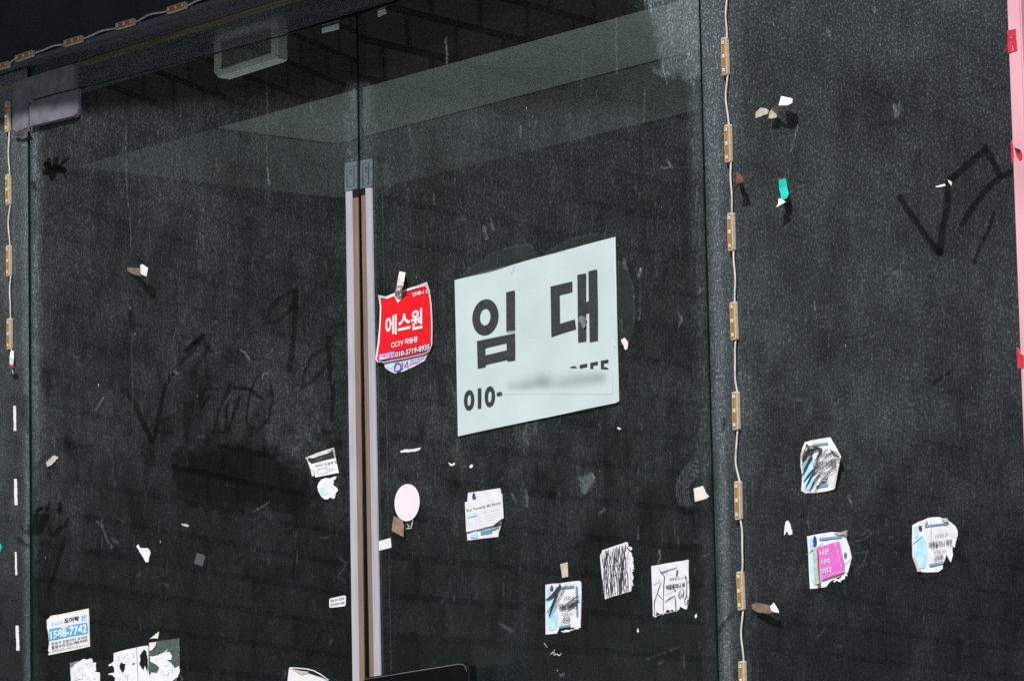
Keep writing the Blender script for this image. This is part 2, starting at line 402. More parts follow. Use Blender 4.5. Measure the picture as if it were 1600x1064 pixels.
box('room_wall', (XW-.1, .31, ZF), (XW-.003, YB+.1, ZB+.197), 'backwall', B)
box('room_wall', (3.003, .31, ZF), (3.1, YB, ZB+.3), 'inner', B)
box('room_wall', (-9, .26, ZF), (-5.003, .30, ZB-.003), 'inner', B)
box('end_wall', (-9, 4.2, ZF), (3, 4.3, ZB+.197), 'inner', B)
box('room_floor', (-9, .21, ZF-.1), (3, 4.2, ZF-.006), 'tile', B)
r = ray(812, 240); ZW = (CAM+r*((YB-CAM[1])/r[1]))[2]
box('light_fade_band', (XW+.002, YB-.012, ZW), (3, YB-.001, ZB+.196), 'fadewall', B)  # paler upper wall paints the gradual fall-off of light, here and on the side wall
box('light_fade_band', (XW-.002, .86, ZW), (XW+.010, YB-.013, ZB+.196), 'fadewall', B)
for i in range(5):
    s_ = box('step', (-1.9, -1.5+.3*i, .12), (.8, -.016, .12+(ZF-.13)/5*(i+1)-.01*(i == 4)), 'concrete', B)

# ------------------------------------------------------------------ dust, smears and wiped strokes on the panes
rg = np.random.default_rng(3)
LAT = rg.random((256, 256))
def vn(x, y, ox=0):
    x = x+ox*17.3; y = y+ox*9.1; xi = np.floor(x).astype(int); yi = np.floor(y).astype(int); fx = x-xi; fy = y-yi
    fx = fx*fx*(3-2*fx); fy = fy*fy*(3-2*fy); a = LAT[xi % 256, yi % 256]; b = LAT[(xi+1) % 256, yi % 256]; c = LAT[xi % 256, (yi+1) % 256]; d = LAT[(xi+1) % 256, (yi+1) % 256]
    return (a*(1-fx)+b*fx)*(1-fy)+(c*(1-fx)+d*fx)*fy
def fbm(x, y, s, ox=0, n=4):
    v = 0; a = .5
    for i in range(n): v = v+a*vn(x/s, y/s, ox+i); a *= .5; s = s*.5
    return v/(1-.5**n)
def stroke(px, py, pts, wd, soft=1.6):
    """1 inside a stroke of width wd"""
    out = np.zeros(px.shape); x0 = min(p[0] for p in pts)-wd-4; x1 = max(p[0] for p in pts)+wd+4; y0 = min(p[1] for p in pts)-wd-4; y1 = max(p[1] for p in pts)+wd+4
    ix = np.where((px > x0) & (px < x1) & (py > y0) & (py < y1))[0]
    if not len(ix): return out
    X = px[ix]+2.*(vn(px[ix]/5, py[ix]/5, 5)-.5); Y = py[ix]+2.*(vn(px[ix]/5, py[ix]/5, 8)-.5); d = np.full(X.shape, 1e9)
    for (ax, ay), (bx, by) in zip(pts[:-1], pts[1:]):
        vx, vy = bx-ax, by-ay; t = np.clip(((X-ax)*vx+(Y-ay)*vy)/(vx*vx+vy*vy+1e-9), 0, 1); d = np.minimum(d, np.hypot(X-ax-t*vx, Y-ay-t*vy))
    out[ix] = np.clip((wd/2+soft/2-d)/soft, 0, 1); return out
def polymask(px, py, poly, soft=4., jit=3.):
    out = np.zeros(px.shape); xs = [p[0] for p in poly]; ys = [p[1] for p in poly]
    ix = np.where((px > min(xs)-9) & (px < max(xs)+9) & (py > min(ys)-9) & (py < max(ys)+9))[0]
    if not len(ix): return out
    X = px[ix]+jit*(vn(px[ix]/9, py[ix]/9, 2)-.5)*2; Y = py[ix]+jit*(vn(px[ix]/9, py[ix]/9, 3)-.5)*2
    ins = np.zeros(X.shape, bool); d = np.full(X.shape, 1e9); n = len(poly)
    for i in range(n):
        ax, ay = poly[i]; bx, by = poly[(i+1) % n]
        c = (ay > Y) != (by > Y)
        with np.errstate(divide='ignore', invalid='ignore'): ins ^= c & (X < (bx-ax)*(Y-ay)/((by-ay) or 1e-9)+ax)
        vx, vy = bx-ax, by-ay; t = np.clip(((X-ax)*vx+(Y-ay)*vy)/(vx*vx+vy*vy+1e-9), 0, 1); d = np.minimum(d, np.hypot(X-ax-t*vx, Y-ay-t*vy))
    out[ix] = np.clip(.5+np.where(ins, d, -d)/soft, 0, 1); return out
def blob(px, py, x, y, rx, ry, p=1.5):
    r = np.hypot((px-x)/rx, (py-y)/ry)+.35*(fbm(px, py, 25, 4)-.5); return np.clip((1-r)*p, 0, 1)
g1 = lambda pts: C(1380, 200, 4.836, pts)
g2 = lambda pts: C(190, 430, 3.94, pts)
g3 = lambda pts: C(0, 780, 3.75, pts)
g4 = lambda pts: C(700, 360, 3.129, pts)
WIPES = [  # (points, width, strength): finger strokes in the dust
 (g1([(125,520),(240,700),(340,840),(430,950)]),9,.95),(g1([(430,950),(450,750),(490,580),(485,420)]),9.5,.9),(g1([(505,395),(640,280),(765,170)]),10,.95),
 (g1([(772,145),(830,260),(880,360)]),9.5,.9),(g1([(965,335),(880,375),(760,490),(660,620),(600,725)]),9,.9),(g1([(828,640),(828,700),(765,830),(720,920),(690,1020)]),5.5,.8),
 (g1([(270,190),(258,290)]),9,.35),(g1([(-60,-10),(60,-40),(150,-50)]),8,.3),([(1459,599),(1472,590),(1485,581)],5,.85),([(1510,690),(1498,640),(1500,590)],5,.25),
 ([(1358,512),(1352,530),(1349,545)],6,.3),([(1328,516),(1320,535)],5,.25),([(1490,152),(1530,146),(1570,138)],6,.35),
 (g2([(45,740),(80,790),(130,900),(170,990),(190,1030)]),7.5,.8),(g2([(200,1010),(240,820),(270,680),(300,620),(330,595)]),5.5,.8),(g2([(360,560),(370,530),(440,470),(500,380)]),5,.6),
 (g2([(400,465),(500,370)]),6.5,.85),(g2([(500,380),(520,430),(550,470)]),5,.5),(g2([(540,440),(450,580)]),6,.5),(g2([(490,830),(480,760),(520,700),(560,690),(600,705)]),3.5,.7),
 (g2([(500,810),(520,760),(545,745)]),3.5,.8),(g2([(570,950),(600,830),(665,670)]),3,.7),(g2([(665,670),(650,800),(640,950)]),4,.7),(g2([(560,965),(650,965),(690,850),(725,750)]),4.5,.7),
 (g2([(690,690),(780,700),(860,755)]),4.5,.75),(g2([(850,590),(800,700),(772,820),(770,890),(790,940),(850,945),(900,890),(932,760),(915,640)]),2.6,.75),
 (g2([(1060,90),(960,150),(912,220),(898,290),(955,290),(1040,210),(1075,100)]),6,.6),(g2([(1075,90),(1062,350),(1030,590)]),7.5,.65),
 (g2([(1265,445),(1170,500),(1120,620),(1110,690),(1180,650),(1255,560)]),5,.6),(g2([(1270,385),(1280,560),(1300,700),(1295,890)]),6.5,.7),(g2([(240,905),(300,868)]),6,.6),
 (g2([(460,860),(490,875)]),4,.7),(g2([(620,510),(700,540)]),7,.3),(g2([(1290,320),(1360,300)]),5,.4),(g2([(1240,960),(1270,970)]),7,.8),
 ([(72,258),(84,268),(92,262)],9,.95),([(88,250),(84,275)],8,.95),([(70,270),(100,266)],8,.9),([(96,256),(107,247)],4,.9),([(98,266),(104,277)],4,.8),([(76,250),(80,280)],6,.9),
 ([(52,287),(54,295)],8,.7),(g3([(222,66),(242,52)]),6,.9),(g3([(255,95),(240,170),(228,190)]),8,.95),(g3([(352,25),(346,68)]),6,.9),(g3([(400,115),(380,160)]),5,.9),
 (g3([(275,100),(240,180)]),7,.9),(g3([(290,30),(270,60)]),6,.8),(g3([(355,160),(320,210)]),7,.9),(g3([(280,160),(310,210)]),6,.6),(g3([(120,160),(145,185),(172,205)]),4,.8),(g3([(110,232),(140,262),(172,272)]),6,.85),
 (g3([(165,150),(172,190)]),4,.7),(g3([(210,100),(200,200)]),9,.8),([(100,840),(90,880),(70,940)],6,.7),([(1062,760),(1058,785),(1070,800)],9,.4),
 ([(40,622),(38,650),(45,672)],9,.55),([(290,262),(288,300)],8,.2),([(205,490),(208,512)],9,.5),([(195,500),(200,520)],5,.4),([(222,432),(221,480)],14,.3),
 ([(1000,770),(990,800)],6,.3),([(240,1000),(262,965)],3,.3),([(520,830),(545,800)],4,.5),([(505,985),(495,1000)],6,.4),([(1142,960),(1120,990)],4,.8),([(1132,655),(1130,670)],5,.8)]
WIPED = [  # (outline, strength, softness)
 ([(268,722),(276,706),(296,700),(345,697),(400,694),(436,704),(462,728),(480,760),(478,792),(455,803),(400,797),(345,795),(300,786),(272,764)],.88,20.),
 (g4([(60,225),(130,168),(220,110),(300,85),(400,68),(425,120),(300,165)]),.35,3.),(g4([(465,122),(540,70),(620,38),(700,20),(760,18),(818,33),(640,84)]),.4,3.),
 (g4([(832,150),(870,180),(905,280),(912,400),(900,500),(880,590),(850,560),(836,400)]),.5,5.),(g4([(820,160),(790,110),(835,40)]),.3,4),
 ([(925,795),(960,782),(1000,778),(1022,792),(1018,880),(990,1000),(905,1010),(830,1000),(900,850)],.45,40.),
 ([(55,800),(90,790),(112,830),(95,880),(70,960),(52,960)],.55,14.),([(196,470),(212,470),(214,520),(200,524)],.3,10)]
MARKS = [  # faint bright scratches and drips: (points, width, strength)
 ([(197,190),(198,300),(203,330),(205,395)],1.4,.20),([(185,262),(184,290)],1.2,.14),([(416,40),(418,270)],1.6,.10),([(418,262),(419,280),(422,288)],2.2,.4),([(206,520),(207,640)],2,.10),
 (g2([(738,460),(795,522)]),1.2,.6),(g2([(745,470),(790,518)]),1,.4),(g2([(930,450),(915,475)]),1.2,.4),(g2([(865,630),(880,600),(900,610)]),1.6,.5),(g2([(325,590),(345,605)]),3,.35),
 ([(150,640),(162,620)],2,.3),(g4([(60,225),(130,168),(220,110),(300,85),(400,68),(415,90)]),1.2,.22),(g4([(465,122),(540,70),(620,38),(700,20),(760,18),(818,30)]),1.2,.22),
 (g4([(830,150),(870,180),(905,280),(912,400),(905,470)]),1.4,.16),(g4([(862,140),(860,185),(875,190)]),4,.3),(g4([(390,930),(370,1000),(390,1040)]),6,.12),(g4([(430,930),(425,990)]),8,.10),
 (g4([(940,190),(935,220)]),5,.3),(g4([(935,380),(940,410),(932,440)]),2,.25),([(158,812),(166,840),(175,855)],1.6,.25),([(176,842),(184,848)],5,.15),
 ([(1329,848),(1352,842),(1362,832),(1356,828),(1345,836)],1.2,.22),([(1330,866),(1350,862),(1356,860),(1348,880),(1336,895)],1.2,.25),([(1335,888),(1362,878),(1378,884)],1,.15),
 ([(1262,806),(1264,828)],1.2,.25),([(1248,905),(1255,880),(1262,915)],1,.2),([(1326,774),(1331,787)],1.6,.6),([(1398,165),(1400,182)],5,.35),([(1406,158),(1404,180)],3,.25),
 ([(1246,196),(1240,220),(1236,236)],3,.22),([(1366,12),(1366,18)],3,.4),([(1294,48),(1296,56)],4,.3),([(1396,424),(1404,430)],2,.35),([(1395,427),(1401,422),(1408,428)],1,.4),
 ([(1273,470),(1273,486)],1.6,.35),([(1245,580),(1245,600)],1.6,.2),([(757,355),(760,372)],6,.22),([(768,350),(772,360)],4,.2),([(697,60),(698,100)],3,.25),([(813,196),(814,215)],2,.3),
 ([(1042,250),(1050,262),(1033,262)],2,.5),([(1034,100),(1042,130)],2,.3),([(910,80),(908,150)],2,.1),([(963,30),(963,60),(964,115)],3,.14),([(1008,140),(1006,190)],2.5,.14),
 ([(640,200),(650,240)],8,.06),([(540,180),(546,240)],9,.09),([(604,260),(606,300)],10,.07),([(800,600),(806,640)],3,.1),([(970,500),(972,520)],3,.3),
 ([(395,800),(420,785),(405,795)],1.2,.3),([(500,840),(512,838)],2,.2),([(528,870),(542,880),(528,900),(540,910)],1.4,.18),([(800,770),(806,782)],3,.25),([(822,765),(824,790)],4,.25),
 ([(1090,460),(1100,452)],1.2,.3),([(1070,470),(1100,450)],1,.15),([(1060,488),(1066,500),(1060,510)],3,.35),([(782,975),(800,985)],6,.14),([(700,590),(720,640),(715,700)],5,.06),
 ([(1030,860),(1032,872),(1028,878)],2,.5),([(1290,980),(1275,1000)],1,.2),([(1010,1030),(1060,1010)],1.2,.2),([(1500,990),(1512,1004),(1520,1002)],1,.15)]
random.seed(5)
for i in range(150):  # short drips and rub marks
    x = random.uniform(50, 1570); y = random.uniform(130, 1064); L = random.uniform(4, 22)
    MARKS.append(([(x, y), (x+random.uniform(-1, 1.5), y+L)], random.choice([1, 1.3, 2.2]), random.uniform(.06, .22)))
for i in range(60):
    x = random.uniform(60, 1550); y = random.uniform(620, 1064); a = random.uniform(0, 6.28); L = random.uniform(4, 14)
    MARKS.append(([(x, y), (x+L*.5*math.cos(a)+2, y+L*.5*math.sin(a)), (x+L*math.cos(a), y+L*math.sin(a))], random.choice([1, 1.3, 3]), random.uniform(.06, .2)))
for i in range(70):
    x = random.uniform(55, 1550); y = random.uniform(560, 1060); a = random.uniform(.5, 2.6); L = random.uniform(8, 30)
    WIPES.append(([(x, y), (x+L*math.cos(a), y+L*math.sin(a))], random.uniform(2.5, 8), random.uniform(.1, .4)))
def dust_fields(px, py, W, pane):
    s = W[:, 0]*.8
    big = fbm(px, py*.8, 260, 1); mid = fbm(px, py*.5, 60, 6); low = fbm(px*1.6, py*.35, 30, 9)
    d = .66+.7*(big-.5)+.6*(mid-.5)+.30*(low-.5)
    y = py+.28*(px-800)*.0
    d *= np.interp(py, [0, 150, 190, 260, 420, 620, 720, 860, 1064], [.06, .2, 1.05, 1.02, .90, .94, .88, .34, .22]) if pane != 'F' else np.interp(py, [0, 400, 620, 860, 1064], [1.55, 1.55, 1.35, .78, .55])  # door dust is thinned at the top to deepen the shade there
    if pane == 'L': d *= np.interp(px, [48, 120, 560], [1.12, 1., .92]); 
    if pane == 'R': d *= np.interp(px, [565, 600, 760, 1060, 1110], [1.05, .95, .95, .85, .9])
    if pane == 'F': d *= np.interp(px, [0, 48, 1115, 1150, 1250, 1560], [1.15, 1.3, 1.6, 1.15, 1.0, .95])*1.12
    lw = np.interp(py, [300, 760], [.35, 1.])
    if pane == 'F': lw = lw*.55
    d *= np.clip(1+lw*(1.8*(fbm(px, py*.7, 38, 21)-.5)+1.3*(fbm(px*1.3, py*.45, 14, 33)-.5)), .15, 3)
    d += .45*blob(px, py, 90, 810, 75, 120, 1.2)
    def edge(x, wd, am): return am*np.exp(-((px-x)/wd)**2)
    j = 1+1.2*(fbm(px, py*.6, 22, 12)-.5)
    lx = 49.5+py*.0025
    if pane == 'L':
        d += edge(lx+5, 7, 1.9)*j*np.interp(py, [190, 640, 800], [1, .9, .1]); d += edge(560+(py-230)*.0118-7, 9, .9)*j*np.interp(py, [125, 140, 250, 320], [0, 1, .8, .0])
    if pane == 'R':
        d += edge(564+(py-130)*.011+7, 12, .8)*j*np.interp(py, [125, 140, 260, 320, 900], [0, 1, .8, .25, .05]); d += edge(1092+py*.0262-9, 10, 1.3)*j*np.interp(py, [0, 500, 800, 1064], [1, .5, .35, .2])
        d += 2.3*polymask(px, py, [(1022,-40),(1012,10),(1030,60),(1028,110),(1050,125),(1062,112),(1075,130),(1098,120),(1098,-40)], 14., 9.)*(.6+.8*low)
        d += .9*blob(px, py, 1040, -10, 60, 90)
    if pane == 'F':
        rx = 1100+py*.0262
        d += edge(rx+9, 8, 2.2)*j; d += .6*np.exp(-((px-rx-26)/24)**2); d += edge(lx-8, 6, 1.8)*j
        d += .45*np.clip((130-(py+.3*(px-1170)))/160, 0, 1)
    d = np.clip(d, .10, 3.2)
    for pts, wd, st in WIPES: d *= 1-min(.95, st*(1.08 if pane == 'L' else .84))*stroke(px, py, pts, wd*1.12, 2.0)
    for poly, st, so_ in WIPED: d *= 1-st*polymask(px, py, poly, so_, so_*.5)
    mk = np.zeros(px.shape)
    for pts, wd, st in MARKS: mk = np.maximum(mk, st*stroke(px, py, pts, wd, 1.2))
    # thumb print arcs
    r = np.hypot(px-1096, (py-768)*.8); mk = np.maximum(mk, .22*(np.abs(r-30) < 11)*(np.sin(r*2.6) > .2)*(px < 1092)*(py < 790))
    mk = np.maximum(mk, .07*polymask(px, py, [(905,745),(925,738),(930,752),(915,772),(906,768)], 3, 2)*3)
    return d, mk
def pane(name, pl, s0, s1, z0, z1, parent=None, th=.009, step=.0024):
    """glass sheet from s0 to s1 along the pane; the front face carries the dust attributes"""
    def axis(a, b, ok):
        t = [a]; x = a
        while x < b: x = min(b, x+(step if ok(x) else .03)); t.append(x)
        return np.array(t)
    zc = (z0+z1)/2
    def vis_s(s): X, Y = project(np.array(pl.o+pl.e*s+[0, 0, 2.6])); return -25 < X < 1625
    def vis_z(z):
        ys = [project(np.array(pl.o+pl.e*s+[0, 0, z]))[1] for s in (s0, s1)]; return max(ys) > -25 and min(ys) < 1090
    S = axis(s0, s1, vis_s); Zz = axis(z0, z1, vis_z); ns, nz = len(S), len(Zz)
    gs, gz = np.meshgrid(S, Zz)
    W = pl.o[None]+pl.e[None]*gs.reshape(-1, 1); W[:, 2] = gz.ravel()
    px, py = project(W); d, mk = dust_fields(px, py, W, name_key(pl))
    i = np.arange(nz-1)[:, None]*ns+np.arange(ns-1)[None]; flip = np.cross(pl.e, [0, 0, 1]) @ pl.n < 0
    q = np.stack([i, i+1, i+ns+1, i+ns], -1).reshape(-1, 4)
    if flip: q = q[:, ::-1]
    n = len(W); c = [0, ns-1, n-1, n-ns]
    Bk = W[c]-pl.n*th
    V = np.vstack([W, W[c], Bk]); F2 = []
    k = list(range(n, n+8)); sides = [[k[0], k[4], k[5], k[1]], [k[1], k[5], k[6], k[2]], [k[2], k[6], k[7], k[3]], [k[3], k[7], k[4], k[0]], [k[4], k[7], k[6], k[5]]]
    me = bpy.data.meshes.new(name); nq = len(q); tot = nq+5
    me.vertices.add(len(V)); loc = np.array(wloc(parent)) if parent else np.array([W[:, 0].mean(), 0, z0])
    me.vertices.foreach_set('co', (V-loc).ravel()); me.loops.add(tot*4); me.polygons.add(tot)
    allf = np.vstack([q, np.array([s if not flip else s[::-1] for s in sides])]); me.loops.foreach_set('vertex_index', allf.ravel().astype(np.int32))
    me.polygons.foreach_set('loop_start', np.arange(tot, dtype=np.int32)*4); me.polygons.foreach_set('loop_total', np.full(tot, 4, np.int32))
    for q_ in ('dusty', 'gedge', 'glass'): me.materials.append(M[q_])
    me.polygons.foreach_set('material_index', np.array([0]*nq+[1]*4+[2], np.int32)); me.update(calc_edges=True); me.shade_flat()
    for nm, arr in (('dust', d), ('marks', mk)):
        a = me.attributes.new(nm, 'FLOAT', 'POINT'); a.data.foreach_set('value', np.concatenate([arr, np.zeros(8)]).astype(np.float32))
    o = bpy.data.objects.new(name, me); COL.objects.link(o)
    if parent: o.parent = parent; o.location = Vector(loc)-wloc(parent)
    else: o.location = loc
    return o
def name_key(pl): return 'L' if pl is PL else 'R' if pl is PR else 'F'
WD = 1.0
def sL(x, y): return (PL.P(x, y)-PL.o) @ PL.e
def sR(x, y): return (PR.P(x, y)-PR.o) @ PR.e
DL = empty('glass_door', (XL, 0, ZF)); tag(DL, 'dusty frameless glass door with finger drawn scribbles, hinged on the grey corner fitting', 'glass door', 'pair of dusty glass doors')
DR = empty('glass_door', (XR, 0, ZF)); tag(DR, 'dusty frameless glass door that carries the large rental notice and the red sticker', 'glass door', 'pair of dusty glass doors')
WL = sL(564, 532); WR = sR(567.5, 532)
pane('pane', PL, .001, WL, ZF, ZT, DL); pane('pane', PR, .001, WR, ZF, ZT, DR)
xa = PF.P(45.2, 600)[0]; xb = XR+.004
f1 = pane('side_glass', PF, xa-1.0, xa, ZF, ZH-.003); tag(f1, 'narrow strip of dusty fixed glass at the far left, with a broken light string', 'glass panel')
f2 = pane('side_glass', PF, xb, XP0-.001, ZF, ZH-.003); tag(f2, 'dusty fixed glass panel with a V shape wiped in the dust, beside pink post', 'glass panel')
fb = box('added_dark_film', (xb, .0095, ZF+.002), (XP0-.002, .0102, ZH-.005), 'addedfilm', f2)  # film added to keep the lit room from showing through this pane
pp = box('pink_post', (XP0, -.03, ZF), (XP1, .25, ZH-.003), 'pink', None, .002); tag(pp, 'bright pink painted post with torn red tape at the right edge', 'post')

# ------------------------------------------------------------------ door edge strips, caps and corner fittings
def edge_strip(pl, parent, side):
    r = empty('edge_handle', PLc(pl, parent)); r.parent = parent; r.location = Vector(PLc(pl, parent))-wloc(parent)
    if side == 'L':
        capq = [(538, 254.5), (557.2, 251.5), (557.2, 295.5), (538, 300.5)]
        alu = [(539.7, 299.5), (550.2, 298.2), (561.5, 1075), (550.8, 1075)]; wd = [(551.4, 309.5), (559.6, 308), (569.5, 1075), (561.7, 1075)]
        blk = [(550.4, 297), (561, 295.5), (561.4, 307.5), (551.3, 309.2)]
    else:
        capq = [(562.6, 250.8), (580.2, 247.2), (580.2, 291.8), (562.6, 296)]
        alu = [(570.6, 294.2), (580.0, 293.2), (594.2, 1075), (584.4, 1075)]; wd = [(564.4, 305.5), (570.4, 304.5), (584.0, 1075), (578, 1075)]
        blk = [(562.6, 295.8), (570.4, 294.4), (570.4, 304.2), (563.6, 305.2)]
    slab('cap_shade', pl, [(capq[0][0]-.8, capq[0][1]-1), (capq[1][0]+2.6, capq[1][1]-1.2), (capq[2][0]+2.6, capq[2][1]+2), (capq[3][0]-.8, capq[3][1]+2)], .0012, .0002, 'black', r)  # black outline paints the shade right of and below the cap
    c = slab('end_cap', pl, capq, .0045, .0010, 'pad', r, bev=.0008)
    xs = [capq[0][0]+4.2, capq[1][0]-4.2]; t = capq[0][1]; sl_ = (capq[1][1]-capq[0][1])/(capq[1][0]-capq[0][0])
    yy = lambda x, d: t+sl_*(x-capq[0][0])+d
    rings = [[(xs[0], yy(xs[0], 7)), (xs[1], yy(xs[1], 7)), (xs[1], yy(xs[1], 39)), (xs[0], yy(xs[0], 39)), (xs[0], yy(xs[0], 7))]]
    xm = (xs[0]+xs[1])/2
    marks = [[(xm-2, yy(xm, 13)), (xm+2.4, yy(xm, 12))], [(xm+2, yy(xm, 13)), (xm-1, yy(xm, 18)), (xm+2, yy(xm, 21))], [(xm-1, yy(xm, 26)), (xm+1.4, yy(xm, 28))], [(xm-.6, yy(xm, 33)), (xm+1.2, yy(xm, 33.6))]]
    V, Fc = ribbons(rings+marks, 1.3, lambda x, y: pl.P(x, y, .0049)); link('cap_groove', V, Fc, 'padline', c)
    slab('aluminium_bar', pl, alu, .0042, .001, 'alu', r, bev=.0004)
    slab('brown_bar', pl, wd, .0030, .001, 'wood', r)
    slab('joint_block', pl, blk, .0035, .001, 'black', r)
def PLc(pl, parent): q = pl.P(565, 640); return (float(q[0]), float(q[1]), float(wloc(parent)[2]))
edge_strip(PL, DL, 'L'); edge_strip(PR, DR, 'R')
slab('gap_shade', PL, [(557.6, 251), (561.9, 250.4), (562.1, 297), (557.6, 297.6)], .0014, .0002, 'black', DL)  # black strip paints the shade in the gap between the caps
cf = slab('corner_fitting', PF, [(19.5, 131), (25, 127.5), (68, 113), (109, 101.2), (113, 101), (116, 105), (116.2, 137.2), (80, 147.6), (47, 157), (44.6, 160), (44.8, 199), (27, 206.5), (21.5, 206), (19.2, 201)], .006, -.002, 'fit', None, bev=.0012)
tag(cf, 'purple grey metal plate clamped on the top corner, above the door fitting', 'door fitting')
lf = slab('door_fitting', PL, [(45.2, 166), (50, 158.8), (84, 148.5), (121, 138.6), (121.6, 170), (120.5, 177), (116, 182), (46.5, 198.5)], .010, .0005, 'fit', DL, bev=.0014)
ru = Sheet('debris', None, None, PF, rough_poly([(20, 203), (28, 206.2), (44, 199.5), (47, 204), (30, 211), (22, 209)], 1.2, 2, 4), 'dirt', .012, .001, parent=cf, step=3)
bt = slab('blue_strip', Plane(0, .01, 0), [(37.5, 97), (53.3, 92.5), (53.5, 120), (37.8, 125)], .0, -.002, 'bluetape', None)
tag(bt, 'short dark blue strip hanging behind the corner plate', 'strip')
# small plates seen on the inner side of the doors
for pl, q, lb in ((PL, [(503, 44.3), (529, 37), (529, 46), (503, 52.5)], 'pale green plate on the inside of the left door, near its top edge'),
                  (PR, [(590, 18), (601, 14), (603.5, 21), (590.5, 27)], 'small pale green tag on the inside of the right door, at its top edge')):
    o = slab('inner_plate', pl, q, -.013, -.015, 'ac', None); tag(o, lb, 'plate')

# ------------------------------------------------------------------ the box hanging inside above the left door
PA = Plane(0, .27, 0)
a1 = lambda pts: C(200, 0, 3.81, pts)
ac = empty('air_curtain', PA.P(390, 80)); tag(ac, 'grey green air curtain box hanging inside above the left door', 'air curtain')
slab('housing', PA, a1([(508, 60), (886, -60), (886, 350), (870, 362), (545, 466), (530, 462), (509, 436), (508, 425)]), 0, -.026, 'ac', ac, bev=.003)
slab('front_recess', PA, a1([(560, 120), (850, 30), (850, 318), (556, 414)]), .001, 0, 'acdark', ac)
slab('air_grille', PA, a1([(582, 130), (846, 48), (846, 216), (582, 296)]), .003, .001, 'grille', ac)
V, Fc = ribbons([a1([(x, 130-(x-582)*.31), (x, 296-(x-582)*.3)]) for x in range(600, 846, 22)], .8, lambda x, y: PA.P(x, y, .0036)); link('grille_slots', V, Fc, 'acdark', ac)
V, Fc = ribbons([a1([(540, 412), (690, 366), (850, 318)])], 1.3, lambda x, y: PA.P(x, y, .002)); link('edge_trim', V, Fc, 'alu', ac)

# ------------------------------------------------------------------ glossy black case at the bottom of the door
bc = slab('black_case', PR, [(560, 1110), (563, 1066), (568, 1060), (576, 1057), (648, 1045.5), (716, 1035.2), (723, 1034.2), (728, 1035.5), (731, 1040), (732, 1060), (733, 1110)], .052, .034, 'gloss', None, bev=.004)
tag(bc, 'glossy black plastic case with rounded corners, at the bottom of the right door', 'case')
slab('lid_rim', PR, [(571, 1063), (648, 1051), (714, 1041), (722, 1041), (726, 1048), (729, 1062), (730, 1108), (568, 1108)], .0545, .052, 'gloss', bc, bev=.0012)
V, Fc = ribbons([[(571, 1060.5), (648, 1048), (715, 1037.2), (722, 1037.0), (727, 1041), (729, 1048)]], 1.0, lambda x, y: PR.P(x, y, .0549)); link('edge_highlight', V, Fc, 'grayink', bc)  # grey ribbon paints the highlight along the rim
slab('mounting_plate', PR, [(584, 1066), (700, 1046), (705, 1108), (586, 1108)], .034, .001, 'black', bc)

# ------------------------------------------------------------------ LED module strings
def local_mesh(name, polys, m, parent):
    """polys: list of (outline in local x, z; y front; y back)"""
    V = []; Fc = []
    bm = bmesh.new()
    for out, y0, y1, bev in polys:
        vs = [bm.verts.new((x, y0, z)) for x, z in out]+[bm.verts.new((x, y1, z)) for x, z in out]; n = len(out)
        f = bm.faces.new(vs[:n]); bm.faces.new(vs[n:][::-1])
        for i in range(n): bm.faces.new((vs[i], vs[i+n], vs[(i+1) % n+n], vs[(i+1) % n]))
        if bev:
            bmesh.ops.bevel(bm, geom=[e for e in bm.edges if all(v in vs[:n] for v in e.verts)], offset=bev, segments=2, affect='EDGES')
    bmesh.ops.recalc_face_normals(bm, faces=bm.faces)
    me = bpy.data.meshes.new(name); bm.to_mesh(me); bm.free(); me.materials.append(M[m]) if isinstance(m, str) else [me.materials.append(M[q]) for q in m]
    o = bpy.data.objects.new(name, me); COL.objects.link(o); o.parent = parent; return o
def rrect(w, h, r):
    p = []
    for cx, cz, a0 in ((w-r, -h+r, -90), (w-r, h-r, 0), (-w+r, h-r, 90), (-w+r, -h+r, 180)):
        for k in range(4): a = math.radians(a0+k*30); p.append((cx+r*math.cos(a), cz+r*math.sin(a)))
    return p
def rect(cx, cz, w, h): return [(cx-w, cz-h), (cx+w, cz-h), (cx+w, cz+h), (cx-w, cz+h)]
HL = .0318
def module(parent):
    body = local_mesh('led_module', [(rrect(.0065, HL, .0022), -.0068, 0, .0007)], 'body', parent)
    local_mesh('resin_face', [(rrect(.0047, HL-.0028, .001), -.0073, -.0066, 0)], 'resin', body)
    for i, z in enumerate((.0235, 0, -.0235)):
        c = local_mesh('led_chip', [(rect(-.0006, z, .0023, .0027), -.0086, -.0070, .0002)], ['chip'], body)
    local_mesh('solder_marks', [(rect(-.0002+.0003*(k % 2), zz, .0009, .0007), -.0076, -.0072, 0) for k, zz in enumerate((.006, -.0065, -.0105, -.0145, .0165))]
               + [(rect(-.0006, z, .001, .0012), -.0089, -.0085, 0) for z in (.0235, 0, -.0235)], 'chipc', body)
    local_mesh('mounting_tape', [(rrect(.0085, HL*1.02, .001), -.0007, .0002, 0)], 'film', body).location = (.0012, 0, 0)
    return body
def copy_tree(o, parent):
    c = o.copy(); COL.objects.link(c); c.parent = parent
    for ch in list(o.children): copy_tree(ch, c)
    return c
def tube(name, pts, r, m, parent, seg=6):
    V = []; Fc = []; n = len(pts); pts = [np.array(p) for p in pts]
    for i, p in enumerate(pts):
        t = pts[min(i+1, n-1)]-pts[max(i-1, 0)]; t = t/np.linalg.norm(t); u = np.cross(t, [0, 1, .01]); u /= np.linalg.norm(u); v = np.cross(t, u)
        for k in range(seg): a = 2*math.pi*k/seg; V.append(p+r*(math.cos(a)*u+math.sin(a)*v))
    for i in range(n-1):
        for k in range(seg): Fc.append([i*seg+k, i*seg+(k+1) % seg, (i+1)*seg+(k+1) % seg, (i+1)*seg+k])
    return link(name, V, Fc, m, parent, smooth=True)
PROTO = [None]
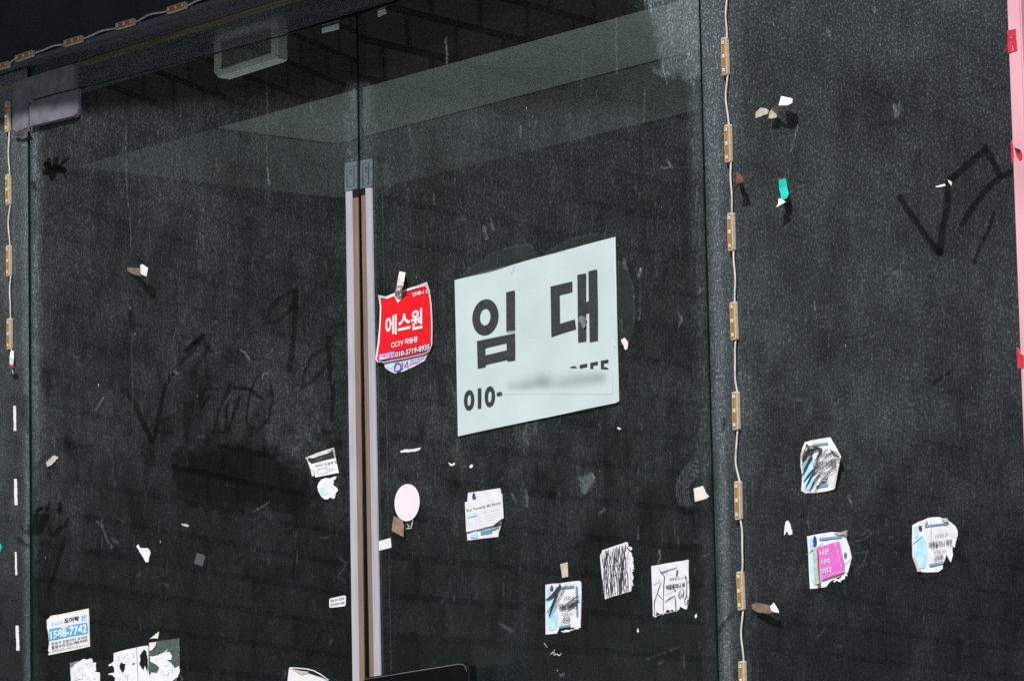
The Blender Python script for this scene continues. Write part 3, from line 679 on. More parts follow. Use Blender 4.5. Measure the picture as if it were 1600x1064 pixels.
def led_string(label, cs, pl, off, rot, tilt=None, wires=None, bows=None):
    p0 = pl.P(*cs[0], off); root = empty('led_string', p0); tag(root, label, 'led light string')
    mods = []
    for i, c in enumerate(cs):
        if PROTO[0] is None: m = module(root); PROTO[0] = m
        else: m = copy_tree(PROTO[0], root)
        m.location = Vector(pl.P(*c, off))-Vector(p0); m.rotation_euler = (0, rot+(tilt[i] if tilt else 0), 0)
        mods.append(m)
    for i in range(len(cs)-1):
        a = pl.P(*cs[i], off+.0035); b = pl.P(*cs[i+1], off+.0035); d = (b-a)/np.linalg.norm(b-a); a = a+d*HL*.97; b = b-d*HL*.97
        bow = (bows[i] if bows else .002)
        side = np.cross(d, [0, 1, 0])
        for k in (-1, 1):
            pts = [a+(b-a)*t+side*(bow*math.sin(math.pi*t)+k*.0009+.0009*math.sin(9*t+i))+np.array([0, -.0015*math.sin(math.pi*t), 0]) for t in np.linspace(0, 1, 14)]
            tube('wire', pts, .0009, 'wire', root)
    return root
rs = led_string('pale wired string of amber light modules down the glass beside the right door', [(1136.5, -45), (1135.6, 89), (1140.5, 225), (1145.2, 363), (1149.3, 502), (1152.6, 642), (1156.2, 782), (1160, 923), (1163, 1063)], PF, .0012, 0, [0, .0, .01, .005, -.01, .012, .005, -.015, .0], bows=[-.001, -.004, .001, .003, -.003, -.006, .005, -.003])
ls = led_string('short string of light modules at the far left edge, ending in a broken wire', [(14.2, 183), (15.2, 297), (16.2, 408), (17.2, 522)], PF, .0012, 0, [.01, -.01, 0, .005], bows=[-.001, -.004, -.001])
tp = Plane(0, -.02, 0)
ts = led_string('string of light modules along the lower edge of the black header', [(-42, 111), (4, 104.5), (41, 88.2), (117, 65), (198.5, 38.5), (279, 13), (360, -13)], tp, .0015, math.pi/2, [.0, .02, -.02, .0, .01, .0, 0], bows=[0, .004, .003, .002, .004, .002])
# frayed end of the left string
tube('wire', [PF.P(17.6, 545, .004), PF.P(18.5, 556, .006), PF.P(18, 568, .004), PF.P(20.5, 584, .003)], .0011, 'wire', ls)
flap('wire_sleeve', None, None, PF, [(16.5, 548, 21, 548, .004), (15, 558, 21.5, 560, .007), (14.8, 571, 20, 573, .005)], 'paper', parent=ls)
slab('cut_end', PF, [(15, 569), (20, 571), (20, 575), (15.5, 575)], .0065, .003, 'darkred', ls)
slab('plug', PF, [(19, 584), (26, 583), (27, 588), (19.5, 589)], .004, .0005, 'black', ls)
for i, (x0, y0, x1, y1, wd) in enumerate(((22.6, 634, 23.5, 673, 4.0), (24, 748, 25, 789, 4.4), (24.3, 862, 25.3, 898, 2.8), (26.5, 977, 28, 1016, 4.6))):
    o = Sheet('tape_residue', ['upper white strip of tape residue below the broken left light string', 'second white strip of tape residue down the far left glass, beside a torn edge', 'thin third strip of white tape residue down the far left glass', 'lowest white strip of tape residue, level with the blue number sticker'][i], 'tape residue', PF,
              rough_poly([(x0-wd/2, y0), (x0+wd/2, y0), (x1+wd/2, y1), (x1-wd/2, y1)], .35, 3, i), 'paper', .001, group='strips of tape residue left by light modules', step=3).o

# ------------------------------------------------------------------ the rental notice
sg = Sheet('rental_notice', 'large pale sheet with two huge black letters and a phone number', 'notice', PR, [(710.2, 437.8), (835, 404), (961.4, 370.2), (964, 500), (967.2, 626.5), (962, 629.5), (840, 655), (715.5, 681.5), (713, 560)], 'sign', .0030, .0012)
def ell(cx, cy, rx, ry, sh=-.1, n=40): return [(cx+rx*math.cos(2*math.pi*i/n), cy+ry*math.sin(2*math.pi*i/n)+sh*rx*math.cos(2*math.pi*i/n)) for i in range(n)]
sg.area('lettering', ell(758.4, 495.8, 20.6, 28.2, -.12), 'ink', [ell(758.1, 495.5, 8.2, 13.0, -.12)], 9)
sg.area('lettering', g4([(284, 306), (287, 302), (324, 294), (327, 297), (328, 491), (285, 497)]), 'ink', step=9)
sg.area('lettering', g4([(141, 541), (327, 503), (328, 634), (290, 640), (289, 632), (184, 656), (183, 667), (145, 675)]), 'ink', [g4([(182, 575), (286, 550), (287, 586), (182, 611)])], 9)
sg.area('lettering', g4([(501, 275), (607, 250), (607, 300), (545, 315), (547, 457), (612, 437), (619, 434), (626, 481), (505, 520)]), 'ink', step=9)
sg.area('lettering', g4([(632, 218), (672, 210), (675, 214), (674, 351), (688, 347), (686, 201), (725, 191), (729, 196), (732, 537), (692, 545), (690, 401), (674, 405), (675, 540), (636, 546)]), 'ink', step=9)
sg.text('phone_number', '010', [*g4([(77, 784), (229, 756), (229, 857), (77, 882)])], 'ink', .03)
sg.area('phone_number', g4([(238, 793), (262, 788), (262, 803), (238, 808)]), 'ink', step=0)
sg.text('phone_number', '8555', [*g4([(584, 668), (788, 628), (790, 724), (586, 766)])], 'ink', .03, up=.00015)
def digit_blur(x0, y0, x1, y1, fn, m, name='blurred_digits', up=.0014):  # added patch that blurs out unknown digits; nothing is worn here
    nx, ny = 70, 32; V = []; Fc = []; D = []
    for j in range(ny+1):
        for i in range(nx+1):
            u = i/nx; v = j/ny; x = x0+(x1-x0)*u; y = y0+(y1-y0)*v+.04*(x-x0)*(1-v); V.append(sg.at(x, y, up)); D.append(max(0., min(.93, fn(u, v, x, y))))
    for j in range(ny):
        for i in range(nx): q = j*(nx+1)+i; Fc.append([q+nx+1, q+nx+2, q+1, q])
    o = link(name, V, Fc, m, sg.o); at = o.data.attributes.new('dust', 'FLOAT', 'POINT'); at.data.foreach_set('value', D)
sm = lambda t: max(0., min(1., t))**2*(3-2*max(0., min(1., t)))
CS = [(800, 606, 15, 12, .30), (822, 603, 13, 11, .35), (848, 597, 17, 12, .55), (880, 600, 14, 10, .22), (905, 594, 24, 11, .38), (938, 590, 20, 10, .42)]
digit_blur(781, 571, 957, 616, lambda u, v, x, y: sm(u/.1)*sm((1-u)/.1)*sm((v+.15)/.3)*sm((1-v)/.3)*sum(a*math.exp(-((x-cx)/rx)**2-((y-cy)/ry)**2) for cx, cy, rx, ry, a in CS), 'digit_blur', up=.0003)
sg.strokes('crease', [g4([(283, 496), (300, 494), (327, 491)]), g4([(303, 210), (318, 190), (324, 165)]), g4([(800, 530), (806, 550), (812, 566), (818, 560)])], 'sky', .8)
sg.area('worn_patch', rough_poly(g4([(640, 425), (655, 415), (673, 425), (672, 470), (660, 482), (650, 455), (636, 445)]), 1, 3, 2), 'grayink', step=0, up=.0034)
fm = Sheet('clear_tape', 'curved clear adhesive film sticking out above the rental notice', 'tape', PR, g4([(56, 232), (130, 168), (220, 110), (300, 85), (400, 68), (425, 118), (465, 122), (540, 70), (620, 38), (700, 20), (760, 18), (820, 33), (818, 37), (36, 246)]), 'film', .0009, .0003)
fm = Sheet('clear_tape', 'curved clear adhesive film sticking out right of the rental notice', 'tape', PR, g4([(822, 150), (865, 180), (902, 270), (912, 400), (905, 500), (880, 560), (838, 560), (826, 300)]), 'film', .0009, .0003)

# ------------------------------------------------------------------ the red security sticker and the one under it
r6 = lambda pts: C(580, 430, 6.65, pts)
om = Sheet('lilac_sticker', 'pale lilac sticker with navy letters peeping out below the red sticker', 'sticker', PR, r6([(105, 880), (125, 915), (150, 965), (200, 1000), (250, 1020), (330, 1000), (450, 945), (550, 890), (605, 790), (600, 740), (300, 800)]), 'paper', .0010, .0001)
om.area('print', r6([(140, 900), (160, 950), (250, 998), (330, 975), (545, 872), (585, 800), (580, 760), (140, 860)]), 'lilac')
om.area('print', r6([(150, 905), (165, 950), (215, 975), (240, 900), (235, 880)]), 'sky')
om.strokes('lettering', [(r6([(245, 1000), (243, 960), (255, 925), (280, 915), (305, 930), (312, 965), (300, 990), (275, 1003), (250, 995)]), 2.4), (r6([(325, 985), (322, 905)]), 2.2), (r6([(322, 910), (350, 955), (375, 895)]), 2.2), (r6([(376, 895), (381, 970)]), 2.2)], 'navy', 2.)
om.text('small_print', '보안 시스템 문의', r6([(405, 885), (545, 850), (545, 866), (405, 902)]), 'navy', .01)
om.text('small_print', '24시간 출동 대기', r6([(405, 912), (515, 885), (515, 902), (405, 930)]), 'navy', .01)
def lift_red(x, y): return .006*max(0, 1-math.hypot(x-667, y-441)/16)+.004*max(0, 1-math.hypot(x-592, y-461)/12)+.0035*max(0, (597-x)/10)
rd = Sheet('red_sticker', 'red round cornered security sticker with white lettering, beside the edge strip', 'sticker', PR, r6([(72, 205), (150, 222), (240, 185), (300, 165), (450, 118), (575, 70), (590, 110), (606, 160), (625, 300), (632, 420), (635, 550), (632, 720), (608, 785), (545, 822), (400, 855), (250, 885), (150, 905), (62, 902), (42, 870), (68, 700), (85, 500), (90, 330)]), 'paper', .0042, .0003, lift=lift_red)
rd.area('red_print', r6([(96, 235), (165, 245), (240, 215), (262, 262), (276, 290), (318, 240), (322, 180), (450, 142), (562, 112), (596, 180), (612, 300), (620, 420), (622, 560), (620, 705), (100, 815), (66, 835), (84, 700), (98, 500), (104, 330)]), 'red', step=6)
rd.area('dark_band', r6([(97, 817), (621, 707), (618, 728), (604, 772), (545, 808), (400, 842), (250, 872), (150, 892), (70, 890), (56, 868), (66, 836)]), 'darkred', step=6)
rd.area('lilac_patch', r6([(85, 824), (240, 791), (242, 850), (78, 884)]), 'lilac', step=6)
rd.text('lettering', '에스원', r6([(146, 432), (532, 338), (532, 556), (146, 636)]), 'paper', .03)
rd.text('lettering', 'CCTV 작동중', r6([(205, 692), (481, 632), (482, 690), (208, 762)]), 'paper', .025)
rd.text('lettering', '010-3719-8935', r6([(250, 800), (606, 712), (606, 772), (250, 855)]), 'paper', .02)
rd.text('lettering', '긴급시전화', r6([(86, 830), (238, 798), (238, 846), (82, 878)]), 'magenta', .015)
rd.text('lettering', '언제나 안', r6([(427, 182), (604, 140), (604, 182), (430, 226)]), 'paper', .03)
rd.strokes('white_edge', [r6([(330, 168), (420, 140), (505, 120)])], 'paper', 3.2)
flap('torn_tape', 'twisted beige torn tape sticking out of the top of the red sticker', 'tape', PR, [(624, 424, 633, 426, .004), (621.5, 436, 631, 436, .013), (620, 446, 630, 446, .017), (617.5, 456, 626, 456, .013), (617, 463, 623, 466, .006)], 'paper_back')
flap('tape_fold', None, None, PR, [(627, 425, 633.2, 426, .0055), (626, 438, 630.6, 441, .0165), (620, 453, 624, 455, .015)], 'cream', parent=bpy.data.objects['torn_tape'])

# ------------------------------------------------------------------ the family of white and blue stickers
def uvq(q):
    tl, tr, br, bl = [np.array(p, float) for p in q]
    return lambda pts: [tuple((tl*(1-u)+tr*u)*(1-v)+(bl*(1-u)+br*u)*v) for u, v in pts]
def blue_sticker(label, pl, outline, quad, parts, lift=None, seed=0, holes=()):
    s = Sheet('blue_white_sticker', label, 'sticker', pl, outline, 'paper', .0013, .00035, holes, lift, 'white and light blue shop stickers', step=4.)
    f = uvq(quad); rn = random.Random(seed)
    if 'fig' in parts: s.area('blue_figure', f([(.04, .34), (.10, .28), (.22, .26), (.31, .40), (.34, .60), (.33, .80), (.28, .93), (.12, .93), (.06, .80), (.03, .55)]), 'sky', step=6); s.area('blue_figure', f([(.05, .08), (.13, .06), (.12, .26), (.05, .30)]), 'sky', step=0)
    if 'head' in parts: s.area('dark_figure', f([(.13, .13), (.145, .05), (.175, .0+.01), (.21, .05), (.22, .11), (.19, .14)]), 'navy', step=0)
    if 'line' in parts: s.strokes('dark_line', [f([(.01, .42), (.1, .37), (.22, .29)])], 'ink', 1.)
    if 'top' in parts: s.area('blue_bar', f([(.28, .07), (.80, .085), (.80, .125), (.28, .115)]), 'bar', step=6)
    if 'bot' in parts: s.area('blue_bar', f([(.38, .87), (.70, .865), (.70, .91), (.38, .92)]), 'bar', step=6)
    if 'right' in parts: s.area('blue_bar', f([(.84, .10), (.90, .11), (.91, .72), (.87, .72)]), 'bar', step=6)
    T = [('t1', '오직 렌즈 요?', (.50, .28, .80, .365), .0, 'grayink'), ('t2', '여름을지나 파랑', (.37, .42, .90, .56), .008, 'ink'), ('t3', '미래를 보는', (.47, .61, .77, .67), .0, 'grayink'), ('t4', '교보문', (.49, .71, .69, .82), .01, 'ink')]
    for k, body, (u0, v0, u1, v1), bo, mm in T:
        if k in parts: s.text('lettering', body, f([(u0, v0), (u1, v0), (u1, v1), (u0, v1)]), mm, bo)
    return s, f
ALLT = ('t1', 't2', 't3', 't4')
k3 = lambda pts: C(1410, 800, 10.64, pts)
s3, f3 = blue_sticker('worn white and blue sticker nearest the pink post, with a torn right side', PF,
    k3([(165, 215), (260, 160), (350, 130), (430, 92), (600, 78), (700, 110), (800, 165), (880, 235), (915, 310), (918, 390), (885, 500), (868, 590), (835, 560), (830, 640), (840, 710), (805, 832), (770, 780), (735, 700), (715, 770), (670, 870), (668, 940), (600, 990), (420, 1000), (300, 990), (250, 985), (210, 850), (165, 720), (160, 480)]),
    k3([(165, 190), (900, 80), (900, 900), (165, 1010)]), ('fig', 'line', 'top', 'bot', *ALLT))
s3.area('black_mark', k3([(268, 232), (320, 222), (318, 290), (272, 298)]), 'ink', step=0)
s3.area('curled_edge', k3([(165, 740), (205, 740), (300, 960), (285, 985), (255, 990)]), 'paper_back', step=0); s3.area('curled_edge', k3([(360, 180), (410, 118), (415, 160), (385, 190)]), 'tan', step=0)
s3.area('curled_edge', k3([(640, 95), (745, 100), (765, 160), (700, 165)]), 'tan', step=0)
s3.strokes('fold_line', [k3([(465, 130), (468, 300), (465, 450)]), k3([(690, 290), (780, 350), (880, 390), (900, 370)])], 'paleink', .6)
k1 = lambda pts: C(1240, 670, 9.68, pts)
def lift1(x, y): return .010*max(0, 1-math.hypot(x-1312, y-714)/22)+.006*max(0, 1-math.hypot(x-1254, y-702)/16)+.003*max(0, (x-1300)/12)
s1, f1_ = blue_sticker('white and blue sticker heavily scribbled over in black, its corners curling up', PF,
    k1([(185, 200), (250, 175), (400, 148), (545, 125), (620, 240), (718, 420), (680, 560), (650, 740), (615, 910), (480, 945), (330, 965), (180, 970), (115, 935), (130, 700), (105, 560), (105, 430), (140, 300)]),
    k1([(120, 200), (700, 110), (690, 920), (120, 985)]), ('fig', 'top', 'bot', *ALLT), lift1)
s1.strokes('scribble', [(k1([(130, 500), (240, 330), (390, 290)]), 4.), (k1([(120, 560), (200, 400), (300, 330), (400, 300)]), 2.2), (k1([(150, 640), (260, 440), (270, 400)]), 4.4), (k1([(130, 700), (200, 560), (240, 430)]), 2.6),
    (k1([(150, 800), (230, 690), (310, 600), (380, 560)]), 2.4), (k1([(180, 880), (260, 720), (350, 640), (420, 600)]), 2.0), (k1([(240, 940), (300, 800), (370, 700), (440, 640)]), 1.8), (k1([(310, 960), (370, 860), (450, 790)]), 1.6),
    (k1([(200, 230), (230, 300), (170, 420), (130, 480)]), 4.5), (k1([(180, 260), (320, 270), (420, 300), (330, 480)]), 3.2), (k1([(150, 920), (230, 800), (300, 640), (360, 500), (420, 330)]), 1.2), (k1([(390, 840), (520, 680), (640, 560)]), 1.2), (k1([(120, 620), (330, 300)]), 1.4),
    (k1([(400, 420), (480, 330), (520, 300)]), 1.2), (k1([(420, 620), (560, 480), (680, 420)]), 1.6), (k1([(500, 400), (600, 340), (690, 440)]), 1.8), (k1([(350, 580), (480, 420), (560, 350)]), 1.), (k1([(440, 720), (560, 610), (640, 560)]), 1.2), (k1([(380, 820), (460, 800), (500, 800)]), 2.),
    (k1([(200, 960), (290, 860), (360, 740), (430, 640)]), .9), (k1([(330, 480), (300, 560), (360, 600)]), 1.6)], 'ink', 1.6)
flap('curled_corner', None, None, PF, [(1294.5, 685, 1298, 684.2, .004), (1294, 694, 1303, 695, .011), (1299, 703, 1309, 705, .015), (1306, 710, 1314, 714, .013)], 'cream', parent=s1.o)
flap('curled_corner', None, None, PF, [(1258, 690, 1260.5, 690.5, .004), (1253.5, 700, 1257, 702, .009), (1250.8, 711, 1252.5, 714, .007)], 'cream', parent=s1.o)
flap('curled_edge', None, None, PF, [(1310, 716, 1313.5, 715, .009), (1307, 733, 1309.5, 734, .009), (1302, 762, 1304.5, 763, .004)], 'cream', parent=s1.o)
k2 = lambda pts: C(1250, 820, 9.68, pts)
out2 = k2([(105, 170), (300, 130), (480, 105), (600, 110), (712, 78), (712, 150), (700, 215), (745, 330), (782, 500), (765, 560), (745, 640), (730, 700)])+rough_poly(k2([(730, 700), (680, 800), (590, 860), (500, 850)]), 2.2, 2., 3)[1:]+k2([(500, 830), (450, 860), (400, 930), (370, 940), (200, 960), (150, 965), (140, 800), (130, 600), (125, 430)])
s2, f2_ = blue_sticker('torn white and blue sticker with a magenta label and a rolled strip on it', PF, out2, k2([(105, 165), (760, 75), (770, 870), (140, 985)]), ('fig', 'head', 'top'), lambda x, y: .008*max(0, 1-math.hypot(x-1323, y-829)/9))
s2.strokes('dark_line', [k2([(108, 440), (200, 380), (350, 270)]), k2([(670, 610), (780, 500)])], 'grayink', 1.1)
s2.area('dark_figure', k2([(198, 330), (205, 240), (232, 192), (250, 240), (245, 305)]), 'navy', step=0)
s2.text('lettering', 'KM', k2([(665, 415), (702, 405), (702, 495), (670, 502)]), 'ink', .04)
s2.area('curled_edge', k2([(500, 112), (610, 108), (712, 82), (708, 118), (600, 150), (575, 150)]), 'tan', step=0)
mg = Sheet('magenta_label', 'magenta label with white letters stuck on the torn blue and white sticker', 'label', PF, k2([(262, 345), (430, 290), (590, 240), (625, 400), (662, 560), (662, 710), (500, 770), (325, 832), (300, 600)]), 'magenta', .0038, .0002)
mg.text('lettering', '나은', k2([(300, 375), (440, 345), (440, 440), (302, 470)]), 'paper', .02)
mg.text('lettering', '너의', k2([(318, 512), (445, 500), (445, 580), (322, 600)]), 'paper', .02)
mg.text('lettering', '이다', k2([(325, 655), (482, 625), (482, 722), (328, 750)]), 'paper', .02)
for i in range(4): mg.text('small_lettering', '는문화', k2([(515+i*32, 268+i*104), (545+i*28, 262+i*104), (562+i*22, 352+i*104), (535+i*26, 362+i*100)]), 'pinkpaper', .0)
mg.strokes('white_lines', [k2([(335, 790), (545, 712)]), k2([(335, 808), (655, 700)])], 'pinkpaper', .5)
rl = tube('rolled_strip', [PF.P(*p, .008) for p in k2([(232, 370), (240, 500), (250, 700), (268, 890)])], .0037, 'tan', None, 10); tag(rl, 'grey rolled paper strip standing up on the magenta label', 'paper roll')
k4 = lambda pts: C(840, 890, 9.675, pts)
out4 = k4([(118, 225), (250, 205), (320, 205), (445, 185), (620, 165), (652, 175), (660, 240), (662, 420), (655, 640), (650, 800)])+rough_poly(k4([(648, 870), (600, 895), (520, 915), (460, 940), (395, 945), (345, 925)]), 1.1, 1.8, 6)+k4([(330, 860), (315, 910), (290, 960), (120, 975), (118, 700)])
s4, f4 = blue_sticker('square white and blue sticker with black strokes below a tan tape scrap', PR, out4, k4([(118, 225), (660, 160), (655, 900), (118, 975)]), ('fig', 'head', 'top', 'bot', 'right', *ALLT))
s4.strokes('scribble', [(k4([(120, 460), (240, 380), (330, 260), (340, 210)]), 4.2), (k4([(150, 450), (260, 330), (345, 225)]), 3.), (k4([(170, 700), (220, 540), (270, 400), (300, 330)]), 2.6), (k4([(200, 620), (280, 440), (430, 230)]), 1.1), (k4([(160, 730), (250, 600), (350, 380), (440, 200)]), .9),
    (k4([(345, 590), (450, 500), (560, 420), (640, 375)]), 1.), (k4([(370, 590), (500, 480), (600, 400)]), 1.2), (k4([(440, 600), (520, 530), (620, 450)]), 3.8), (k4([(440, 560), (600, 470), (635, 450)]), 1.6), (k4([(350, 810), (390, 740), (410, 700)]), 1.), (k4([(340, 600), (400, 560)]), 2.4), (k4([(130, 650), (200, 560), (240, 470)]), 1.6)], 'ink', 1.4)
flap('tape_strip', 'grey tan tape scrap pointing up from the square sticker', 'tape', PR, [(875, 881, 886.5, 878, .001), (877, 892, 887, 889, .002), (878.5, 902.5, 887.5, 900.5, .004)], 'tan')
k5 = lambda pts: C(1010, 870, 10.64, pts)
out5 = k5([(80, 150), (250, 120), (500, 75), (685, 42), (702, 50), (700, 130), (698, 300), (705, 420), (712, 560), (705, 680), (690, 780), (670, 872), (610, 850), (560, 820), (545, 870)])+rough_poly(k5([(545, 870), (500, 905), (455, 890), (420, 865), (390, 890), (345, 870), (300, 935), (220, 950), (170, 905), (150, 960), (125, 995)]), 1.3, 1.8, 9)[1:]+k5([(108, 985), (100, 700), (88, 400)])
s5, f5 = blue_sticker('ragged white sticker with thin black doodles, lower right of the right door', PR, out5, k5([(80, 150), (700, 42), (715, 860), (105, 995)]), ())
s5.area('blue_bar', k5([(232, 245), (500, 170), (505, 182), (240, 280)]), 'bar', step=6); s5.text('lettering', '오직 렌', k5([(388, 350), (500, 335), (500, 375), (388, 392)]), 'grayink', .03)
s5.text('lettering', '여름을지나 파', k5([(322, 465), (640, 420), (640, 500), (325, 550)]), 'ink', .03)
s5.strokes('doodle', [(k5([(120, 465), (220, 400)]), 1.3), k5([(235, 420), (205, 520), (178, 600), (280, 715)]), k5([(178, 600), (130, 740), (130, 960)]), k5([(200, 165), (235, 250), (300, 320), (285, 480), (278, 920)]), (k5([(315, 740), (380, 690), (470, 640)]), 1.4), (k5([(470, 640), (485, 760), (485, 890)]), 1.3),
    (k5([(310, 635), (460, 555)]), .8), (k5([(462, 552), (490, 550)]), 3.4), (k5([(515, 215), (500, 320)]), 4.4), (k5([(520, 370), (650, 330)]), 1.1), (k5([(655, 300), (650, 360)]), 2.0), (k5([(665, 330), (668, 560), (665, 640), (635, 700), (640, 780), (670, 785), (690, 700), (665, 640), (712, 670)]), 1.), (k5([(580, 500), (625, 560), (610, 640), (545, 680), (530, 640), (570, 540)]), 1.1), (k5([(545, 670), (590, 610), (615, 670)]), 1.), (k5([(310, 742), (325, 738)]), 2.6), (k5([(520, 370), (540, 320)]), 1.2), (k5([(680, 420), (712, 400)]), 2.)], 'ink', 1.)
k6 = lambda pts: C(840, 840, 6.26, pts)
out6 = k6([(610, 180), (632, 122), (700, 98), (780, 70), (860, 42), (882, 45), (885, 80), (870, 100), (885, 118)])+rough_poly(k6([(885, 118), (915, 150), (935, 200), (938, 290), (925, 350), (935, 400), (905, 440), (920, 500)]), 1.1, 1.8, 12)[1:]+k6([(915, 520), (830, 545), (730, 575), (655, 602), (645, 500), (625, 350)])
s6 = Sheet('striped_sticker', 'white torn sticker filled with dense vertical black pen strokes', 'sticker', PR, out6, 'paper', .0013, .0003)
rn = random.Random(4); L6 = []
for i in range(17):
    x = 628+i*14.5; t0 = 130-(x-632)*.33+rn.uniform(-8, 20); b0 = 598-(x-650)*.28-rn.uniform(0, 20); pts = []
    for k in range(12): t = k/11; pts.append((x+18*t+rn.uniform(-7, 7)+ (8*math.sin(i+5*t)), t0+(b0-t0)*t))
    L6.append((k6(pts), rn.choice([.8, 1.3, 1.6])))
for i in range(7): L6.append((k6([(635+rn.uniform(0, 200), 290+rn.uniform(-30, 120)), (680+rn.uniform(0, 200), 270+rn.uniform(-30, 120))]), 1.))
for i in range(60):
    x = rn.uniform(635, 880); y = rn.uniform(130, 540); L6.append((k6([(x, y), (x+rn.uniform(-6, 8), y+rn.uniform(15, 60))]), rn.uniform(.6, 1.9)))
s6.strokes('pen_strokes', L6, 'ink', 1.2)
Sheet('paper_scrap', 'tiny white scrap at the torn upper corner of the striped sticker', 'paper scrap', PR, rough_poly(k6([(880, 92), (895, 84), (915, 90), (925, 108), (915, 124), (895, 112)]), .5, 2, 1), 'paper', .001, 0, step=3)
Sheet('paper_scrap', 'tiny white speckled scrap at the lower torn edge of the striped sticker', 'paper scrap', PR, rough_poly(k6([(905, 420), (928, 402), (925, 430), (935, 470), (915, 462)]), .8, 1.5, 2), 'paper', .001, 0, step=3)
k7 = lambda pts: C(720, 750, 10.64, pts)
s7, f7 = blue_sticker('white and blue sticker mostly hidden behind the tilted white printed card', PR, k7([(120, 210), (400, 170), (640, 132), (658, 150), (665, 210), (690, 250), (700, 420), (690, 640), (675, 740), (630, 870), (622, 940), (400, 965), (110, 1000), (100, 860), (105, 500), (110, 300)]), k7([(110, 205), (700, 120), (700, 930), (105, 1005)]), ('head', 'bot'))
s7.area('blue_figure', k7([(160, 860), (270, 840), (275, 950), (155, 965)]), 'sky', step=0); s7.area('blue_bar', k7([(320, 855), (560, 790), (640, 755), (630, 790), (500, 840), (330, 880)]), 'bar', step=0)
s7.area('dark_figure', k7([(198, 330), (205, 270), (225, 235), (245, 270), (250, 312)]), 'navy', step=0); s7.area('dark_tear', k7([(545, 750), (680, 620), (672, 730), (640, 755), (560, 775)]), 'ink', step=0, up=.0012); s7.area('brown_tear', k7([(640, 690), (665, 660), (664, 725), (645, 728)]), 'brown', step=0, up=.0016)
cd7 = Sheet('printed_card', 'tilted white card with a line of English print and a blue tab', 'card', PR, k7([(68, 365), (250, 320), (450, 270), (620, 225), (672, 225), (690, 300), (700, 450), (710, 632), (680, 640), (540, 752), (300, 815), (90, 860), (78, 600)]), 'paper', .0040, .0003)
cd7.text('lettering', 'Run Towards My Family', k7([(95, 482), (662, 352), (662, 400), (98, 542)]), 'grayink', .006)
cd7.area('blue_tab', k7([(105, 575), (270, 540), (272, 588), (108, 625)]), 'sky', step=0)
cd7.strokes('small_print', [(k7([(300, 545), (450, 512)]), .9), (k7([(480, 508), (640, 480)]), .9), (k7([(300, 610), (650, 530)]), .5), (k7([(300, 650), (650, 570)]), .5), (k7([(300, 690), (560, 632)]), .5), (k7([(330, 730), (540, 690)]), .5)], 'lilac', .6)
# ------------------------------------------------------------------ other labels and scraps
k8 = lambda pts: C(470, 690, 9.68, pts)
s8 = Sheet('torn_sticker', 'torn round white sticker with a light blue smear, on the left door', 'sticker', PL, rough_poly(k8([(250, 680), (270, 620), (310, 570), (370, 548), (440, 552), (490, 530), (545, 522), (520, 570), (490, 590), (500, 620), (485, 650), (510, 670), (550, 700), (560, 740), (525, 780), (520, 830), (495, 868), (470, 850), (440, 840), (410, 868), (360, 870), (310, 830), (265, 750)]), .5, 4, 3), 'paper', .0012, .0003)
s8.area('blue_smear', rough_poly(k8([(285, 700), (340, 680), (350, 760), (410, 760), (385, 805), (330, 790), (295, 750)]), .6, 3, 3), 'sky', step=0)
def lift9(x, y): return .006*max(0, 1-math.hypot(x-522, y-701)/10)+.006*max(0, 1-math.hypot(x-478, y-716)/10)
s9 = Sheet('black_white_label', 'small white label with a black top band, curling at its upper corners', 'label', PL, k8([(68, 240), (180, 222), (300, 190), (400, 150), (505, 100), (525, 240), (575, 470), (400, 505), (212, 540), (160, 420), (110, 310)]), 'paper', .0014, .0002, lift=lift9)
s9.area('black_band', k8([(105, 270), (300, 215), (480, 145), (515, 240), (330, 285), (150, 335)]), 'ink', step=0)
s9.text('lettering', '음료판매 컵라면', k8([(140, 275), (485, 180), (490, 205), (145, 300)]), 'brown', .02)
s9.text('lettering', '아이스 드립팩 전', k8([(215, 350), (540, 285), (545, 320), (215, 380)]), 'grayink', .02)
s9.strokes('small_print', [k8([(250, 490), (255, 410), (390, 380), (395, 465), (255, 490)]), k8([(430, 455), (440, 380)]), k8([(480, 440), (475, 370)]), k8([(400, 430), (530, 400)])], 'paleink', .8)
flap('curled_edge', None, None, PL, [(476.5, 717, 481, 713.5, .006), (495, 711, 496, 707.5, .006), (510, 706, 511, 702.5, .007), (521, 701, 522.5, 699, .007)], 'cream', parent=s9.o)
flap('curled_edge', None, None, PL, [(481, 722, 484, 722, .005), (485, 733, 488.5, 731, .007), (487.5, 744, 491, 743, .006)], 'cream', parent=s9.o)
k10 = lambda pts: C(400, 680, 2.77, pts)
s10 = Sheet('small_label', 'small white two line phone label low on the left door', 'label', PL, [(514.5, 936), (517, 934.2), (538, 929.8), (540.3, 931), (540, 944.5), (538, 946.6), (517, 949), (514.4, 948)], 'paper', .001, 0, step=4)
s10.text('lettering', '열쇠 도어 현관문', [(516.5, 936.5), (538, 932), (538, 936.2), (516.5, 940.5)], 'ink', .01); s10.text('lettering', '010-5534-1688', [(516.5, 942.5), (538, 938.8), (538, 942.4), (516.5, 946.5)], 'grayink', .01)
s11 = Sheet('plain_label', 'small blank white label beside the edge strip of the right door', 'label', PR, [(591, 845.5), (610, 840), (611.5, 854.5), (609, 856), (592, 860)], 'paper', .001, .0002, step=4)
ov = Sheet('oval_sticker', 'plain pale pink oval sticker on the right door', 'sticker', PR, [(636+19.6*math.cos(a), 785+29*math.sin(a)-1.5*math.cos(a)) for a in np.linspace(0, 2*math.pi, 48)[:-1]], 'pinkpaper', .0042, .0001)
